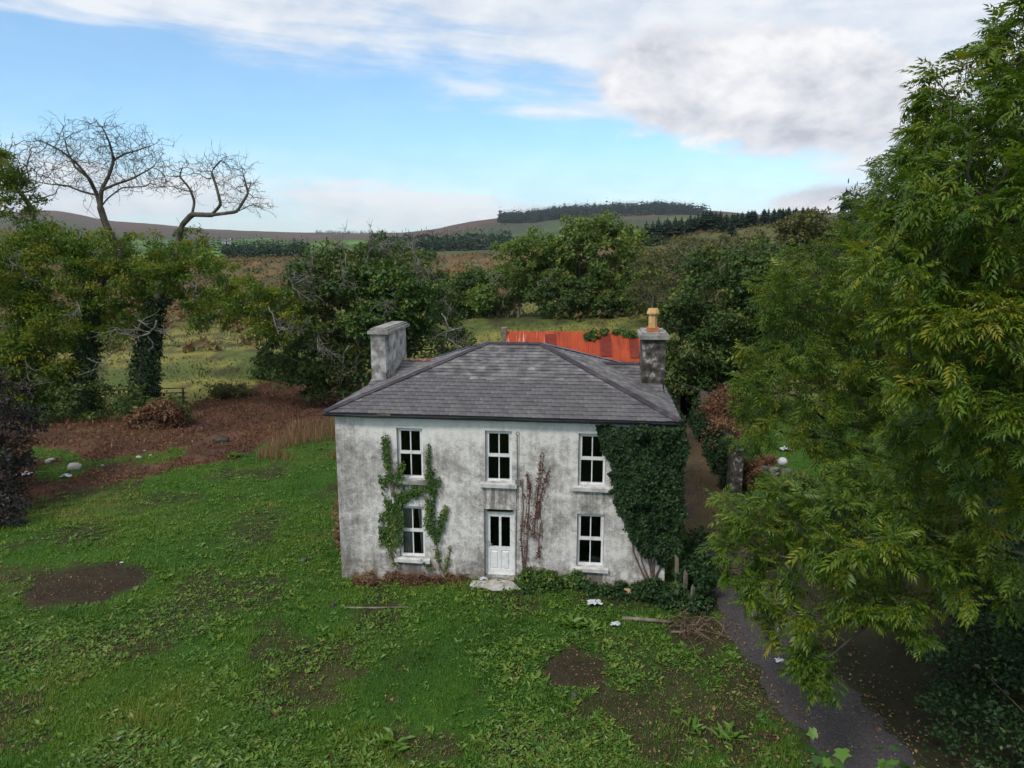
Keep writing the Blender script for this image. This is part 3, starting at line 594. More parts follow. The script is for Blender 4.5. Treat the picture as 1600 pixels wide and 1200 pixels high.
    for u in np.linspace(.2, HW_-.2, 9):
        b = MB(); b.box((u-.012, -EV-.105, EZ-.12), (u+.012, -EV+.018, EZ-.1)); b.build('bracket', M['gutter'], gut)
    b = MB(); b.box((1.35, -EV-.02, EZ-.06), (1.75, -EV+.03, EZ+.015)); b.build('broken_fascia', M['old_timber'], house)
build_roof()
def build_chimneys():
    # broad pale stack over the left gable
    mb = MB(); mb.box((-.02, 3.62, 5.0), (.49, 6.2, 7.12)); mb.box((.49, 3.85, 5.0), (.55, 6.02, 7.121)); st = mb.build('chimney', M['pale_chimney'], house); st['label'] = 'broad pale rendered chimney stack without a pot'
    c = MB(); c.box((-.10, 3.53, 7.122), (.63, 6.29, 7.22)); c.box((-.04, 3.60, 7.221), (.56, 6.22, 7.29)); c.box((.03, 3.75, 7.291), (.49, 6.05, 7.33)); c.build('cap', M['old_cement'], st)
    f = MB(); f.add([(.555, 3.62, 5.45), (.70, 3.62, 5.58), (.70, 6.1, 5.58), (.555, 6.1, 6.1), (.555, 3.55, 5.75), (.555, 5.0, 6.32), (.73, 5.0, 6.13)], [(0, 1, 6), (0, 6, 5), (0, 5, 4)]); f.build('flashing', M['old_cement'], st)
    mb = MB(); x0, x1 = HW_-.62, HW_+.13; mb.box((x0, 3.75, 4.6), (x1, 5.35, 7.06)); st = mb.build('chimney', M['dark_chimney'], house); st['label'] = 'dark peeling chimney stack with one clay pot'
    mb = MB(); mb.add([(x1-.001, 3.76, 4.9), (x1+.28, 3.76, 4.9), (x1-.001, 3.76, 5.55), (x1-.001, 5.3, 4.9), (x1+.28, 5.3, 4.9), (x1-.001, 5.3, 5.55)], [(0, 1, 2), (3, 5, 4)]); mb.add([(x1+.28, 3.76, 4.9), (x1+.28, 5.3, 4.9), (x1-.001, 5.3, 5.55), (x1-.001, 3.76, 5.55)], [(0, 1, 2, 3)]); mb.build('shoulder', M['pale_chimney'], st)
    c = MB(); c.box((x0-.10, 3.64, 7.061), (x1+.10, 5.46, 7.20)); c.box((x0-.01, 3.74, 7.201), (x1+.01, 5.36, 7.27)); c.build('cap', M['old_cement'], st)
    cx, cy = HW_-.29, 4.1; b = MB(); b.box((cx-.19, cy-.19, 7.271), (cx+.19, cy+.19, 7.42)); b.build('brick_base', M['red_clay'], st)
    prof = [(.15, 7.40), (.15, 7.82), (.155, 7.825), (.215, 7.86), (.215, 7.90), (.165, 8.03), (.15, 8.04), (.12, 8.04), (.12, 7.6)]; k = 8; V = []
    for r_, z in prof:
        for s_ in range(k): a = 2*PI*s_/k+PI/8; V.append((cx+r_*math.cos(a), cy+r_*math.sin(a), z))
    i = np.arange(len(prof)-1)[:, None]*k; j = np.arange(k)[None]; F = np.stack([i+j, i+(j+1) % k, i+k+(j+1) % k, i+k+j], -1).reshape(-1, 4)
    obj('chimney_pot', mesh_from('chimney_pot', np.array(V), F), M['clay_pot'], st)
build_chimneys()
def wall_cable():
    mb = MB(); mb.tube([(5.40, -.02, 4.72), (5.41, -.02, 3.4), (5.38, -.02, 2.5), (5.37, -.02, .4)], .012, 5); a = np.linspace(0, 2*PI, 12); mb.tube(np.stack([5.42+.05*np.cos(a), np.full(12, -.025), 4.76+.05*np.sin(a)], -1), .008, 4)
    mb.tube([(5.46, -.02, 4.7), (5.45, -.02, 3.3), (5.43, -.02, 2.6)], .006, 4); mb.build('cable', M['cable'], house)
    b = MB(); b.box((5.36, -.06, 3.22), (5.50, -.001, 3.38)); b.build('junction_box', M['old_cement'], house)
wall_cable()
def step():
    n = 12; P = [(math.cos(2*PI*k/n), math.sin(2*PI*k/n)) for k in range(n)]; r = np.random.default_rng(4); rr = 1+.18*r.normal(size=n); V = []
    for z, s_ in ((-.1, 1.05), (.24, 1.0), (.27, .93)):
        for k, (a, b) in enumerate(P): V.append((4.75+a*.78*rr[k]*s_, -.36+b*.33*min(1.05, rr[k])*s_, z))
    i = np.arange(2)[:, None]*n; j = np.arange(n)[None]; F = np.stack([i+j, i+(j+1) % n, i+n+(j+1) % n, i+n+j], -1).reshape(-1, 4)
    o = obj('doorstep', mesh_from('doorstep', np.array(V), [F, np.array([np.arange(n)+2*n])]), M['ochre_stone'] if False else M['pale_stone'], house)
step()

# ------------------------------------------------------------------ the tin-roofed shed behind
def shed():
    rz = -.05; B = np.array([-.35, 30.0]); t = thing('tin_shed', 'long shed behind the farmhouse roof with rusty red corrugated roof', 'shed', (B[0], B[1], 0), rz)
    L, zr, ze, dp = 6.45, 6.28, 4.55, 2.6; n = 9; wS = L/n
    for k in range(n):
        m = 29; xs = np.linspace(0, wS+.05, m); V = []
        for y, z in ((0, ze), (dp*.5, (ze+zr)/2-.02), (dp, zr)):
            for q in xs: V.append((k*wS+q, y-.03, z+.018*math.cos(q/ (wS/9)*2*PI)+.006*(k % 2)))
        V = np.array(V); V2 = V-np.array([0, 0, .006]); i = np.arange(2)[:, None]*m; j = np.arange(m-1)[None]; F = np.stack([i+j, i+j+1, i+m+j+1, i+m+j], -1).reshape(-1, 4)
        obj('roof_sheet', mesh_from('roof_sheet', np.concatenate([V, V2]), [F, F[:, ::-1]+len(V)], smooth=True), M['red_tin'], t)
    mb = MB(); mb.add([(0, dp, zr-.02), (L, dp, zr-.02), (L, 2*dp, ze), (0, 2*dp, ze)], [(0, 1, 2, 3)]); mb.build('rear_roof', M['dark_tin'], t)
    for (u, s_, w, h) in ((4.2, .45, .5, .45), (5.5, .42, .42, .5), (1.75, .62, .5, .3)):
        mb = MB(); f = lambda a, b: (a, b*dp-.03, ze+(zr-ze)*b+.032); mb.add([f(u, s_), f(u+w, s_), f(u+w, s_+h), f(u, s_+h)], [(0, 1, 2, 3)]); mb.build('patch_sheet', M['dark_tin'], t)
    mb = MB(); mb.box((.03, .05, -.3), (L-.03, 2*dp-.05, ze-.05)); mb.add([(.03, .05, ze-.05), (.03, dp, zr-.1), (.03, 2*dp-.05, ze-.05)], [(0, 1, 2)]); mb.add([(L-.03, .05, ze-.05), (L-.03, dp, zr-.1), (L-.03, 2*dp-.05, ze-.05)], [(2, 1, 0)]); mb.build('wall', M['old_cement'], t)
    mb = MB(); mb.box((-.26, dp-.3, 3), (-.02, dp+.3, zr+.16)); mb.build('gable_coping', M['old_timber'], t)
    return t
shed()

# ------------------------------------------------------------------ foliage
LEAF = np.array([(0, 0, 0), (-.36, .45, .10), (0, 1, -.08), (.36, .45, .10)]); LEAF_F = np.array([(0, 3, 2, 1)])
LANCE = np.array([(0, 0, 0), (-.20, .42, .05), (0, 1, -.12), (.20, .42, .05)])
IVY = np.array([(0, 0, 0), (-.45, .12, .04), (-.28, .55, .06), (0, 1, -.08), (.28, .55, .06), (.45, .12, .04)]); IVY_F = np.array([(0, 5, 4, 3), (0, 3, 2, 1)])
def rdir(n, r): return unit(r.normal(size=(n, 3)))
def leaves_at(P, nrm, size, r, tint, tmpl=LEAF, tf=LEAF_F, droop=.3, up=.35, jit=.6):
    n = len(P); N = unit(nrm+jit*r.normal(size=(n, 3))*.6+np.array([0, 0, up])); A = r.normal(size=(n, 3))+nrm*.4-np.array([0, 0, droop])
    R = frames(A, N); sz = size*np.exp(r.normal(size=n)*.28); V, F = inst(tmpl, tf, R, P, sz); return V, F, np.repeat(tint, len(tmpl))
def clumps(C, rad, per, size, r, tmpl=LEAF, tf=LEAF_F, flat=.75, base=None, spread=.55, low=-.55, droop=.3):
    """shells of leaves round clump centres"""
    n = len(C); idx = np.repeat(np.arange(n), per); d = rdir(len(idx), r); d[:, 2] = np.where(d[:, 2] < low, -d[:, 2]*.6, d[:, 2])
    P = C[idx]+d*np.array([1, 1, flat])*(rad[idx]*(1-spread+spread*r.random(len(idx))))[:, None]
    ct = (base if base is not None else r.random(n)); tint = np.clip(.55*ct[idx]+.45*r.random(len(idx))+.10*d[:, 2], 0, 1)
    return leaves_at(P, d, size, r, tint, tmpl, tf, droop)
def join(parts):
    V = []; F = []; T = []; n = 0
    for v, f, t in parts: V.append(v); F.append(f+n); T.append(t); n += len(v)
    k = {}
    for f in F: k.setdefault(f.shape[1], []).append(f)
    return np.concatenate(V), [np.concatenate(x) for x in k.values()], np.concatenate(T)
def leaf_obj(name, parts, mat, parent, kind='stuff'):
    V, F, T = join(parts); return obj(name, mesh_from(name, V, F, {'tint': T}), mat, parent, kind)
def blob_pts(blobs, n, r, shell=0.0):
    vol = np.array([b[1][0]*b[1][1]*b[1][2] for b in blobs])**(2/3.); out = []
    cnt = np.maximum(1, (n*vol/vol.sum()).astype(int))
    for (c, rd), m in zip(blobs, cnt):
        d = rdir(m, r); q = (shell**3+(1-shell**3)*r.random(m))**(1/3.); bump = 1+.16*np.sin(d[:, 0]*5+c[0])*np.cos(d[:, 1]*4+c[2]*1.3)+.12*np.sin(d[:, 2]*7+c[1])
        out.append(np.array(c)+d*np.array(rd)*(q*bump)[:, None])
    return np.concatenate(out)
def colonize(nodes, par, A, step, infl, kill, iters, wig, r, grav=0.0):
    nodes = [np.array(p, float) for p in nodes]; par = list(par); A = np.array(A); N = np.array(nodes)
    D = np.linalg.norm(A[:, None]-N[None], axis=2); ni = D.argmin(1); nd = D.min(1); alive = np.ones(len(A), bool)
    for it in range(iters):
        act = alive & (nd < infl)
        if not act.any():
            if not alive.any(): break
            k = np.where(alive)[0]; act = np.zeros(len(A), bool); act[k[np.argmin(nd[k])]] = True
        ids = np.where(act)[0]; dirs = unit(A[ids]-N[ni[ids]]); acc = np.zeros((len(N), 3)); np.add.at(acc, ni[ids], dirs); g = np.unique(ni[ids])
        dv = unit(unit(acc[g])+wig*r.normal(size=(len(g), 3))+np.array([0, 0, grav])); new = N[g]+dv*step*(.8+.4*r.random((len(g), 1)))
        dm = np.linalg.norm(new[:, None]-N[None], axis=2).min(1) if len(N)*len(new) < 4e6 else np.ones(len(new)); ok = dm > step*.45
        if not ok.any():
            alive[ids] &= r.random(len(ids)) > .5; continue
        base = len(N); new = new[ok]; par += list(g[ok]); N = np.concatenate([N, new])
        D = np.linalg.norm(A[:, None]-new[None], axis=2); m = D.argmin(1); dm = D.min(1); better = dm < nd; ni = np.where(better, m+base, ni); nd = np.minimum(nd, dm); alive &= nd > kill
        if len(N) > 15000: break
    return N, np.array(par)
def branch_mesh(N, par, tip, pw, rmax, k=6, mb=None, taper=1.0, flare=None):
    n = len(N); ch = [[] for _ in range(n)]
    for i in range(1, n):
        if par[i] >= 0: ch[par[i]].append(i)
    R = np.zeros(n)
    for i in range(n-1, -1, -1): R[i] = (sum(R[c]**pw for c in ch[i]))**(1/pw) if ch[i] else tip
    sc = min(1.0, rmax/max(R[0], 1e-6)); Rs = tip+(min(rmax, R[0])-tip)*np.clip((R-tip)/max(R[0]-tip, 1e-6), 0, 1)**taper
    if flare:
        nt, br = flare; q = np.arange(nt)/max(1, nt-1); Rs[:nt] = np.maximum(Rs[:nt], Rs[:nt]+(br-Rs[:nt])*(1-sstep(0, 1, q**.8)))
    mb = mb or MB(); stack = [(0, None)]
    while stack:
        i, p = stack.pop(); path = [p, i] if p is not None else [i]
        while ch[path[-1]]:
            c = sorted(ch[path[-1]], key=lambda q: -R[q]); path_n = path[-1]
            for o in c[1:]: stack.append((o, path_n))
            path.append(c[0])
        if len(path) < 2: continue
        P = N[path].copy(); Rr = Rs[path].copy()
        if p is not None: Rr[0] = min(Rr[0], Rr[1]*1.25)
        if len(P) > 3: P[1:-1] = (P[:-2]+2*P[1:-1]+P[2:])/4
        mx = Rr.max(); kk = k if mx > .12 else (5 if mx > .05 else (4 if mx > .025 else 3)); mb.tube(P, Rr, kk, float(rng.random()), cap=False)
    return mb, Rs, ch
def poly_nodes(pts, step):
    pts = [np.array(p, float) for p in pts]; out = [pts[0]]
    for a, b in zip(pts[:-1], pts[1:]):
        n = max(1, int(np.linalg.norm(b-a)/step))
        for k in range(1, n+1): out.append(a+(b-a)*k/n)
    return out
def make_tree(name, label, cat, trunk, blobs, leaf, seed, n_attr=500, step=.35, wig=.25, tip=.02, rmax=.35, bark='bark', extra=(), group=None, clump_n=160, per=120, crad=.6, size=.16, tip_leaves=None, limbs=(), infl=3.0, kill=.55, shell=.45, flat=.75, tmpl=LEAF, tf=LEAF_F, pw=2.3, trunk_ivy=0, attr_blobs=None, low=-.55, taper=1.0, base_r=None):
    r = np.random.default_rng(seed); t = thing(name, label, cat, tuple(trunk[0]), 0, group); o0 = np.array(trunk[0])
    nodes = poly_nodes(trunk, step); n_trunk = len(nodes); par = [-1]+list(range(len(nodes)-1))
    for L in limbs:
        L = [np.array(q) for q in L]; k0 = int(np.argmin([np.linalg.norm(q-L[0]) for q in nodes])); seq = poly_nodes(L, step)[1:]
        for q in seq: par.append(k0); nodes.append(q); k0 = len(nodes)-1
    A = blob_pts(attr_blobs or blobs, n_attr, r, .1)
    N, par = colonize(nodes, par, A, step, infl, kill, 150, wig, r)
    mb, Rs, ch = branch_mesh(N-o0, par, tip, pw, rmax, taper=taper, flare=(n_trunk, base_r) if base_r else None)
    mb.build('trunk', M[bark], t, smooth=True)
    parts = []
    if clump_n:
        C = blob_pts(blobs, clump_n, r, shell); parts.append(clumps(C-o0, crad*np.exp(r.normal(size=len(C))*.25), per, size, r, tmpl, tf, flat, low=low))
    if tip_leaves:
        cnt, keep, rad, sz = tip_leaves; tips = np.array([i for i in range(len(N)) if not ch[i]]); tips = tips[r.random(len(tips)) < keep]
        if len(tips): parts.append(clumps(N[tips]-o0, np.full(len(tips), rad), cnt, sz, r, tmpl, tf, .8))
    if trunk_ivy:
        i = r.integers(0, max(2, int(n_trunk*.62)), trunk_ivy); d = rdir(trunk_ivy, r); d[:, 2] *= .3; P = np.array(nodes)[i]-o0+unit(d)*(Rs[i]*1.05+.06+.22*r.random(trunk_ivy)**2)[:, None]+r.normal(size=(trunk_ivy, 3))*.12
        parts2 = [leaves_at(P, unit(d), .15, r, .8*r.random(trunk_ivy), IVY, IVY_F)]; leaf_obj('trunk_ivy', parts2, M['ivy_leaf'], t)
    if parts: leaf_obj('crown', parts, M[leaf], t)
    return t, N, par, ch, r
def dead_limbs(t, starts, seed, mat='pale_bark', n_sub=5, rad=.05, depth=2, nm='dead_branch'):
    r = np.random.default_rng(seed); mb = MB(); o0 = np.array(t.location)
    def grow(p, d, L, rd, dep_):
        n = max(4, int(L/.22)); P = [p]; d = unit(d)
        for k in range(n): d = unit(d+r.normal(size=3)*.30+np.array([0, 0, .03])); P.append(P[-1]+d*L/n)
        P = np.array(P); mb.tube(P-o0, np.linspace(rd, rd*.35, n+1), 4, float(r.random()), cap=False)
        if dep_:
            for q in range(n_sub):
                k = r.integers(n//4, n); grow(P[k], unit(unit(P[k]-P[k-1])+r.normal(size=3)*.7), L*(.35+.35*r.random()), rd*.6, dep_-1)
    for p, d, L in starts: grow(np.array(p), np.array(d, float), L, rad*(.7+.6*r.random()), depth)
    return mb.build(nm, M[mat], t, 'stuff', smooth=True)
G_FAR = 'wooded hedgerow behind the farmhouse'
def base_at(px, py, Y): p = at(px, py, Y); return gpt(p[0], p[1], -.15)
# --- left group
Yt = 43.0; A_ = lambda px, py, d=0: at(px, py, Yt+d)
e = lambda px, py, rx, ry, rz, d=0: (A_(px, py, d), (rx, ry, rz))
left_b = make_tree('ash_tree', 'tall half-bare ash with flat spreading twiggy crown, ivy-clad double trunk', 'tree', [base_at(132, 645, 43), A_(133, 560), A_(150, 450), A_(190, 400), A_(165, 350), A_(157, 325)], [e(80, 420, 4.0, 2.6, 2.4), e(190, 455, 2.4, 2.2, 2.2), e(110, 510, 3.6, 2.3, 2.0), e(60, 375, 2.4, 2.0, 1.2), e(160, 400, 2.2, 2, 1.4), e(85, 560, 2.8, 1.6, 1.5)], 'ash_leaf', 21, n_attr=2600, step=.18, wig=.6, tip=.011, rmax=.20, taper=1.15, base_r=.5, clump_n=320, per=115, crad=.70, size=.18, infl=1.6, kill=.3, tmpl=LANCE, trunk_ivy=4500, pw=2.05, tip_leaves=(4, .10, .22, .10),
          limbs=[[A_(157, 325), A_(152, 305, .3), A_(130, 300, .6), A_(105, 290, .8), A_(70, 287, 1)], [A_(152, 305, .3), A_(140, 280, -.3), A_(120, 255, -.6), A_(95, 235, -.8), A_(68, 222, -1)], [A_(140, 280, -.3), A_(118, 262, .3), A_(105, 235, 1), A_(98, 205, 1.4)], [A_(157, 325), A_(158, 298, 0), A_(170, 275, .3), A_(178, 250, .5), A_(171, 222, .2), A_(160, 198, 0)],
                 [A_(158, 298), A_(180, 288, -.4), A_(205, 280, -.8), A_(238, 262, -1), A_(252, 244, -1.2)], [A_(157, 325), A_(168, 310, .4), A_(190, 293, 1), A_(215, 292, 1.4), A_(232, 291, 1.5), A_(236, 281, 1.6)], [A_(178, 250, .5), A_(195, 240, 1), A_(215, 235, 1.4), A_(240, 226, 1.7)], [A_(155, 345), A_(140, 330, -.5), A_(131, 323, -.8)]],
          attr_blobs=[e(150, 250, 4.0, 2.4, 2.3), e(95, 250, 2.6, 1.8, 1.8), e(215, 268, 2.0, 1.8, 1.4), e(150, 208, 2.8, 1.8, 1.0), e(220, 240, 1.5, 1.5, .9)])
left_c = make_tree('ash_tree', 'ivy-trunked ash with small crooked bare crown beside the open pasture', 'tree', [base_at(226, 648, 43), A_(226, 575), A_(240, 490), A_(258, 440), A_(275, 400), A_(284, 352)], [e(275, 395, 2.6, 2.0, 1.5), e(315, 440, 2.2, 2.0, 1.6), e(430, 495, 1.9, 1.8, 1.9, -1), e(385, 465, 1.6, 1.5, 1.3, -1), e(240, 430, 2.0, 2.0, 1.6), e(330, 500, 1.6, 1.2, .9), e(200, 500, 1.6, 1.4, 1.2)], 'ash_leaf', 33, n_attr=1500, step=.17, wig=.6, tip=.011, rmax=.17, taper=1.15, base_r=.7, clump_n=210, per=115, crad=.55, size=.18, infl=1.6, kill=.3, tmpl=LANCE, trunk_ivy=5200, pw=2.05, tip_leaves=(4, .14, .22, .10),
          limbs=[[A_(226, 600), A_(205, 575), A_(185, 545), A_(160, 500)], [A_(284, 352), A_(300, 335), A_(304, 315, .3), A_(297, 295, .6), A_(280, 275, .6), A_(286, 258, .8)], [A_(300, 335), A_(330, 336, -.3), A_(345, 320, -.5), A_(338, 292, -.3), A_(330, 268, 0), A_(350, 244, .3)], [A_(330, 336, -.3), A_(370, 331, -.8), A_(395, 319, -1), A_(422, 331, -1.2)], [A_(297, 300, .6), A_(268, 291, 1), A_(250, 293, 1.3)], [A_(370, 331, -.8), A_(388, 302, -.4), A_(380, 272, 0)], [A_(286, 356), A_(275, 340, -.4)], [A_(262, 430), A_(310, 470, -1), A_(370, 490, -1)]], attr_blobs=[e(345, 265, 1.9, 1.4, 1.0), e(295, 275, 1.5, 1.2, 1.2), e(375, 300, 1.5, 1.3, 1.2), e(400, 322, 1.1, 1, .5), e(262, 288, .8, .8, .5)])
make_tree('ash_tree', 'leafier ash cut by the left picture edge with dark lower crown', 'tree', [base_at(20, 655, 42), A_(25, 560), A_(45, 450), A_(58, 360), A_(46, 320), A_(30, 298), A_(8, 285)], [e(20, 310, 1.5, 1.5, 1.5), e(5, 260, 1.5, 1.5, 1.1), e(0, 420, 3, 2.6, 2.6), e(30, 520, 3.2, 2.5, 2.4), e(40, 600, 2.6, 2.2, 1.8)], 'ash_leaf', 45, n_attr=1000, step=.22, wig=.5, tip=.013, rmax=.18, taper=1.1, base_r=.5, clump_n=280, per=115, crad=.68, size=.19, infl=2.4, kill=.5, tmpl=LANCE, trunk_ivy=3000, pw=2.1,
          attr_blobs=[e(15, 275, 3.2, 2, 2.4), e(0, 230, 2, 2, 1.2)])
for k, (t_, L_) in enumerate([(left_b[0], [(185, 545, -.2, -.6), (60, 440, -.6, .3), (120, 470, .3, -.5), (40, 560, .2, -.8)]), (left_c[0], [(235, 520, -.6, -.4), (215, 500, .5, -.7), (300, 470, .8, -.2), (330, 500, .8, -.4), (245, 500, -.4, -.8), (420, 480, .6, -.5)])]):
    dead_limbs(t_, [(A_(px, py, -2.4), (dx, -.3, dz), 2.0) for px, py, dx, dz in L_], 40+k, n_sub=4, rad=.045)
for k, tr in enumerate((left_b, left_c)):        # fine outer twigs of the bare crowns
    N_, par_, ch_, r_ = tr[1], tr[2], tr[3], tr[4]; tp = np.array([i for i in range(len(N_)) if not ch_[i] and par_[i] >= 0 and N_[i][2] > 9.5]); tp = tp[r_.random(len(tp)) < .55]
    dead_limbs(tr[0], [(N_[i], N_[i]-N_[par_[i]]+np.array([0, 0, .05])+r_.normal(size=3)*.08, .35+.9*r_.random()**2) for i in tp], 60+k, 'bark', n_sub=3, rad=.012, depth=1, nm='twig')
# --- middle trees behind the house
Yt = 46.0
mt = make_tree('ivy_tree', 'broad ivy-smothered tree with dead pale branches behind the pale chimney', 'tree', [base_at(560, 610, 46), A_(560, 560), A_(560, 500)], [e(560, 490, 5.2, 4, 3.8), e(600, 445, 4.2, 3.5, 2.6), e(480, 555, 3.0, 3, 2.6), e(660, 540, 3.2, 3, 2.4), e(545, 580, 5.4, 3, 1.6), e(500, 440, 2.0, 2.4, 2.0)], 'dark_leaf', 51, n_attr=300, step=.5, wig=.3, tip=.03, rmax=.5, clump_n=520, per=95, crad=.72, size=.20, shell=.82, bark='pale_bark', infl=3, kill=.8)
rr_ = np.random.default_rng(8)
st = []
for px, py, dx, dz, L in [(470, 470, -.6, .7, 2.4), (500, 430, -.3, 1, 2.0), (540, 415, -.1, 1, 2.0), (575, 405, .1, 1, 2.0), (610, 400, .3, 1, 1.9), (650, 420, .6, .8, 2.2), (680, 440, .8, .4, 2.2), (520, 520, -.9, -.2, 2.6), (480, 510, -.9, .1, 2.2), (640, 500, .8, -.3, 2.4), (690, 490, .9, 0, 2.0), (560, 460, -.5, .3, 2.2), (545, 540, -.6, -.8, 2.4), (620, 470, .6, .2, 2.0), (700, 530, .9, -.4, 1.8), (505, 470, -.8, .5, 2)]:
    st.append((A_(px, py, -3.4+rr_.random()), (dx, -.5, dz), L))
dead_limbs(mt[0], st, 9, n_sub=6, rad=.045)
C_ = blob_pts([e(600, 455, 2.6, 1.2, 2.0, -2.9), e(640, 480, 1.6, 1.0, 1.5, -2.6), e(585, 500, 2.0, 1.0, 1.2, -3.6)], 130, rr_, .5)
leaf_obj('ivy', [clumps(C_-np.array(mt[0].location), np.full(len(C_), .6), 90, .16, rr_, IVY, IVY_F)], M['creeper_leaf'], mt[0])
Yt = 80.0
make_tree('round_tree', 'biggest round dense green tree above the red tin roof', 'tree', [base_at(905, 492, 80), A_(905, 460), A_(905, 420)], [e(930, 400, 4.8, 4, 3.8), e(900, 445, 4.8, 3.6, 3.0), e(970, 435, 3.6, 3.2, 3.2), e(930, 368, 3.4, 3, 2.2), e(985, 470, 2.6, 2.4, 1.8)], 'round_leaf', 61, n_attr=180, step=.8, wig=.3, tip=.04, rmax=.4, clump_n=330, per=85, crad=.85, size=.30, shell=.85, infl=4, kill=1.2)
mt2 = make_tree('round_tree', 'paler green tree with white dead twigs beside the biggest round tree', 'tree', [base_at(810, 492, 79), A_(812, 460), A_(815, 430)], [e(812, 415, 3.3, 3, 3.0), e(790, 450, 3.4, 3, 2.4), e(850, 440, 2.8, 2.6, 3.0), e(835, 395, 2.6, 2.4, 2.2), e(760, 465, 1.8, 2, 1.6)], 'round_leaf', 62, n_attr=160, step=.8, wig=.3, tip=.04, rmax=.35, clump_n=250, per=85, crad=.8, size=.28, shell=.82, bark='pale_bark', infl=4, kill=1.2)
dead_limbs(mt2[0], [(A_(px, py, -3.4), (dx, -.4, dz), L) for px, py, dx, dz, L in [(770, 400, -.7, .6, 2.4), (785, 430, -.7, .2, 2.4), (840, 440, .2, -.7, 2.6), (755, 420, -.5, .8, 2), (860, 455, .3, -.6, 2.2), (800, 450, -.6, -.4, 2.2)]], 19, rad=.05)
make_tree('hedge_tree', 'low dark tree under the round crowns, left of the yellow-green sapling', 'tree', [base_at(870, 494, 77), A_(870, 480, -3)], [e(880, 465, 3.0, 2, 1.9, -3), e(930, 470, 2.6, 2, 1.6, -3)], 'dark_leaf', 63, n_attr=80, step=.7, tip=.04, rmax=.25, clump_n=140, per=80, crad=.7, size=.26, shell=.8)
make_tree('sapling', 'small yellow-green sapling at the foot of the round trees', 'tree', [base_at(968, 492, 76), A_(968, 475, -4)], [e(968, 466, 1.1, 1, 1.2, -4), e(975, 452, .8, .8, .8, -4)], 'creeper_leaf', 64, n_attr=50, step=.4, tip=.03, rmax=.1, clump_n=40, per=70, crad=.5, size=.24, shell=.6)
make_tree('hedge_tree', 'dim dark hedge tree between dead-branched tree and round trees', 'tree', [base_at(725, 500, 84), A_(725, 480, 4)], [e(735, 470, 3.2, 2.5, 2.6, 4), e(700, 478, 2.6, 2, 2.2, 4), e(745, 440, 2.0, 2, 1.6, 4)], 'dark_leaf', 65, n_attr=80, step=.7, tip=.04, rmax=.25, clump_n=150, per=80, crad=.8, size=.28, shell=.8)
Yt = 70.0
make_tree('willow', 'olive bushy tree between the round tree and the dark chimney', 'tree', [base_at(1040, 500, 70), A_(1040, 460)], [e(1045, 420, 3.2, 2.6, 2.6), e(1085, 405, 2.8, 2.6, 1.8), e(1025, 465, 2.6, 2, 2), e(1080, 455, 2.6, 2, 2.2), e(1130, 400, 2.4, 2.2, 1.5)], 'olive_leaf', 66, n_attr=160, step=.6, tip=.03, rmax=.25, clump_n=210, per=90, crad=.7, size=.22, shell=.75, tmpl=LANCE)
bt = make_tree('bare_tree', 'grey bare-twigged tree on the slope above the dark chimney', 'tree', [base_at(1075, 500, 66), at(1075, 450, 66), at(1080, 425, 66)], [(at(1095, 410, 66), (3.6, 2.5, 2.4)), (at(1150, 395, 66), (3.0, 2.5, 1.4))], 'olive_leaf', 67, n_attr=1300, step=.3, wig=.4, tip=.018, rmax=.2, taper=1.4, bark='pale_bark', clump_n=0, infl=2.5, kill=.5, tip_leaves=(3, .3, .3, .16))
make_tree('bare_tree', 'grey bare thicket tree at the foot of the olive tree', 'tree', [base_at(1015, 505, 62), at(1020, 470, 62)], [(at(1020, 450, 62), (2.0, 1.6, 1.6))], 'olive_leaf', 68, n_attr=700, step=.22, wig=.4, tip=.013, rmax=.10, taper=1.3, bark='bark', clump_n=0, infl=2.5, kill=.45, tip_leaves=(2, .3, .3, .16))
Yt = 40.0
make_tree('sycamore', 'dark bronze-tinged sycamore directly behind the dark chimney', 'tree', [base_at(1115, 640, 40), A_(1115, 560), A_(1118, 510)], [e(1125, 475, 2.9, 3, 2.6), e(1085, 540, 2.4, 2.4, 2.2), e(1150, 540, 2.6, 2.6, 2.6), e(1160, 425, 2.2, 2, 1.6), e(1100, 590, 2.8, 2, 1.2), e(1200, 490, 2.2, 2.4, 3.0), e(1185, 440, 2.2, 2, 1.6)], 'dark_leaf', 71, n_attr=220, step=.45, tip=.03, rmax=.35, clump_n=380, per=95, crad=.62, size=.19, shell=.78)
make_tree('hedge_tree', 'dark hedge tree filling the gap behind the ash by the lane', 'tree', [gpt(19, 38, -.1), np.array([19, 38, 3.5]), np.array([18.5, 38, 5])], [(np.array([17.5, 37.5, 6]), (3.4, 3, 3)), (np.array([21, 37, 6.5]), (3.6, 3, 3.6)), (np.array([24, 34, 6.0]), (4, 3, 4)), (np.array([20.5, 36, 10.0]), (3.0, 3, 2.4))], 'round_leaf', 72, n_attr=200, step=.5, tip=.03, rmax=.35, clump_n=380, per=80, crad=.8, size=.22, shell=.8)
Yt = 120.0
make_tree('hedge_tree', 'rounded yellow-green tree on the skyline beside the far conifers', 'tree', [base_at(1270, 385, 95), at(1270, 365, 95)], [(at(1265, 355, 95), (3.8, 3, 2.0)), (at(1285, 372, 95), (4.5, 3, 2.0))], 'olive_leaf', 73, n_attr=80, step=.7, tip=.05, rmax=.25, clump_n=130, per=80, crad=.8, size=.32, shell=.75)

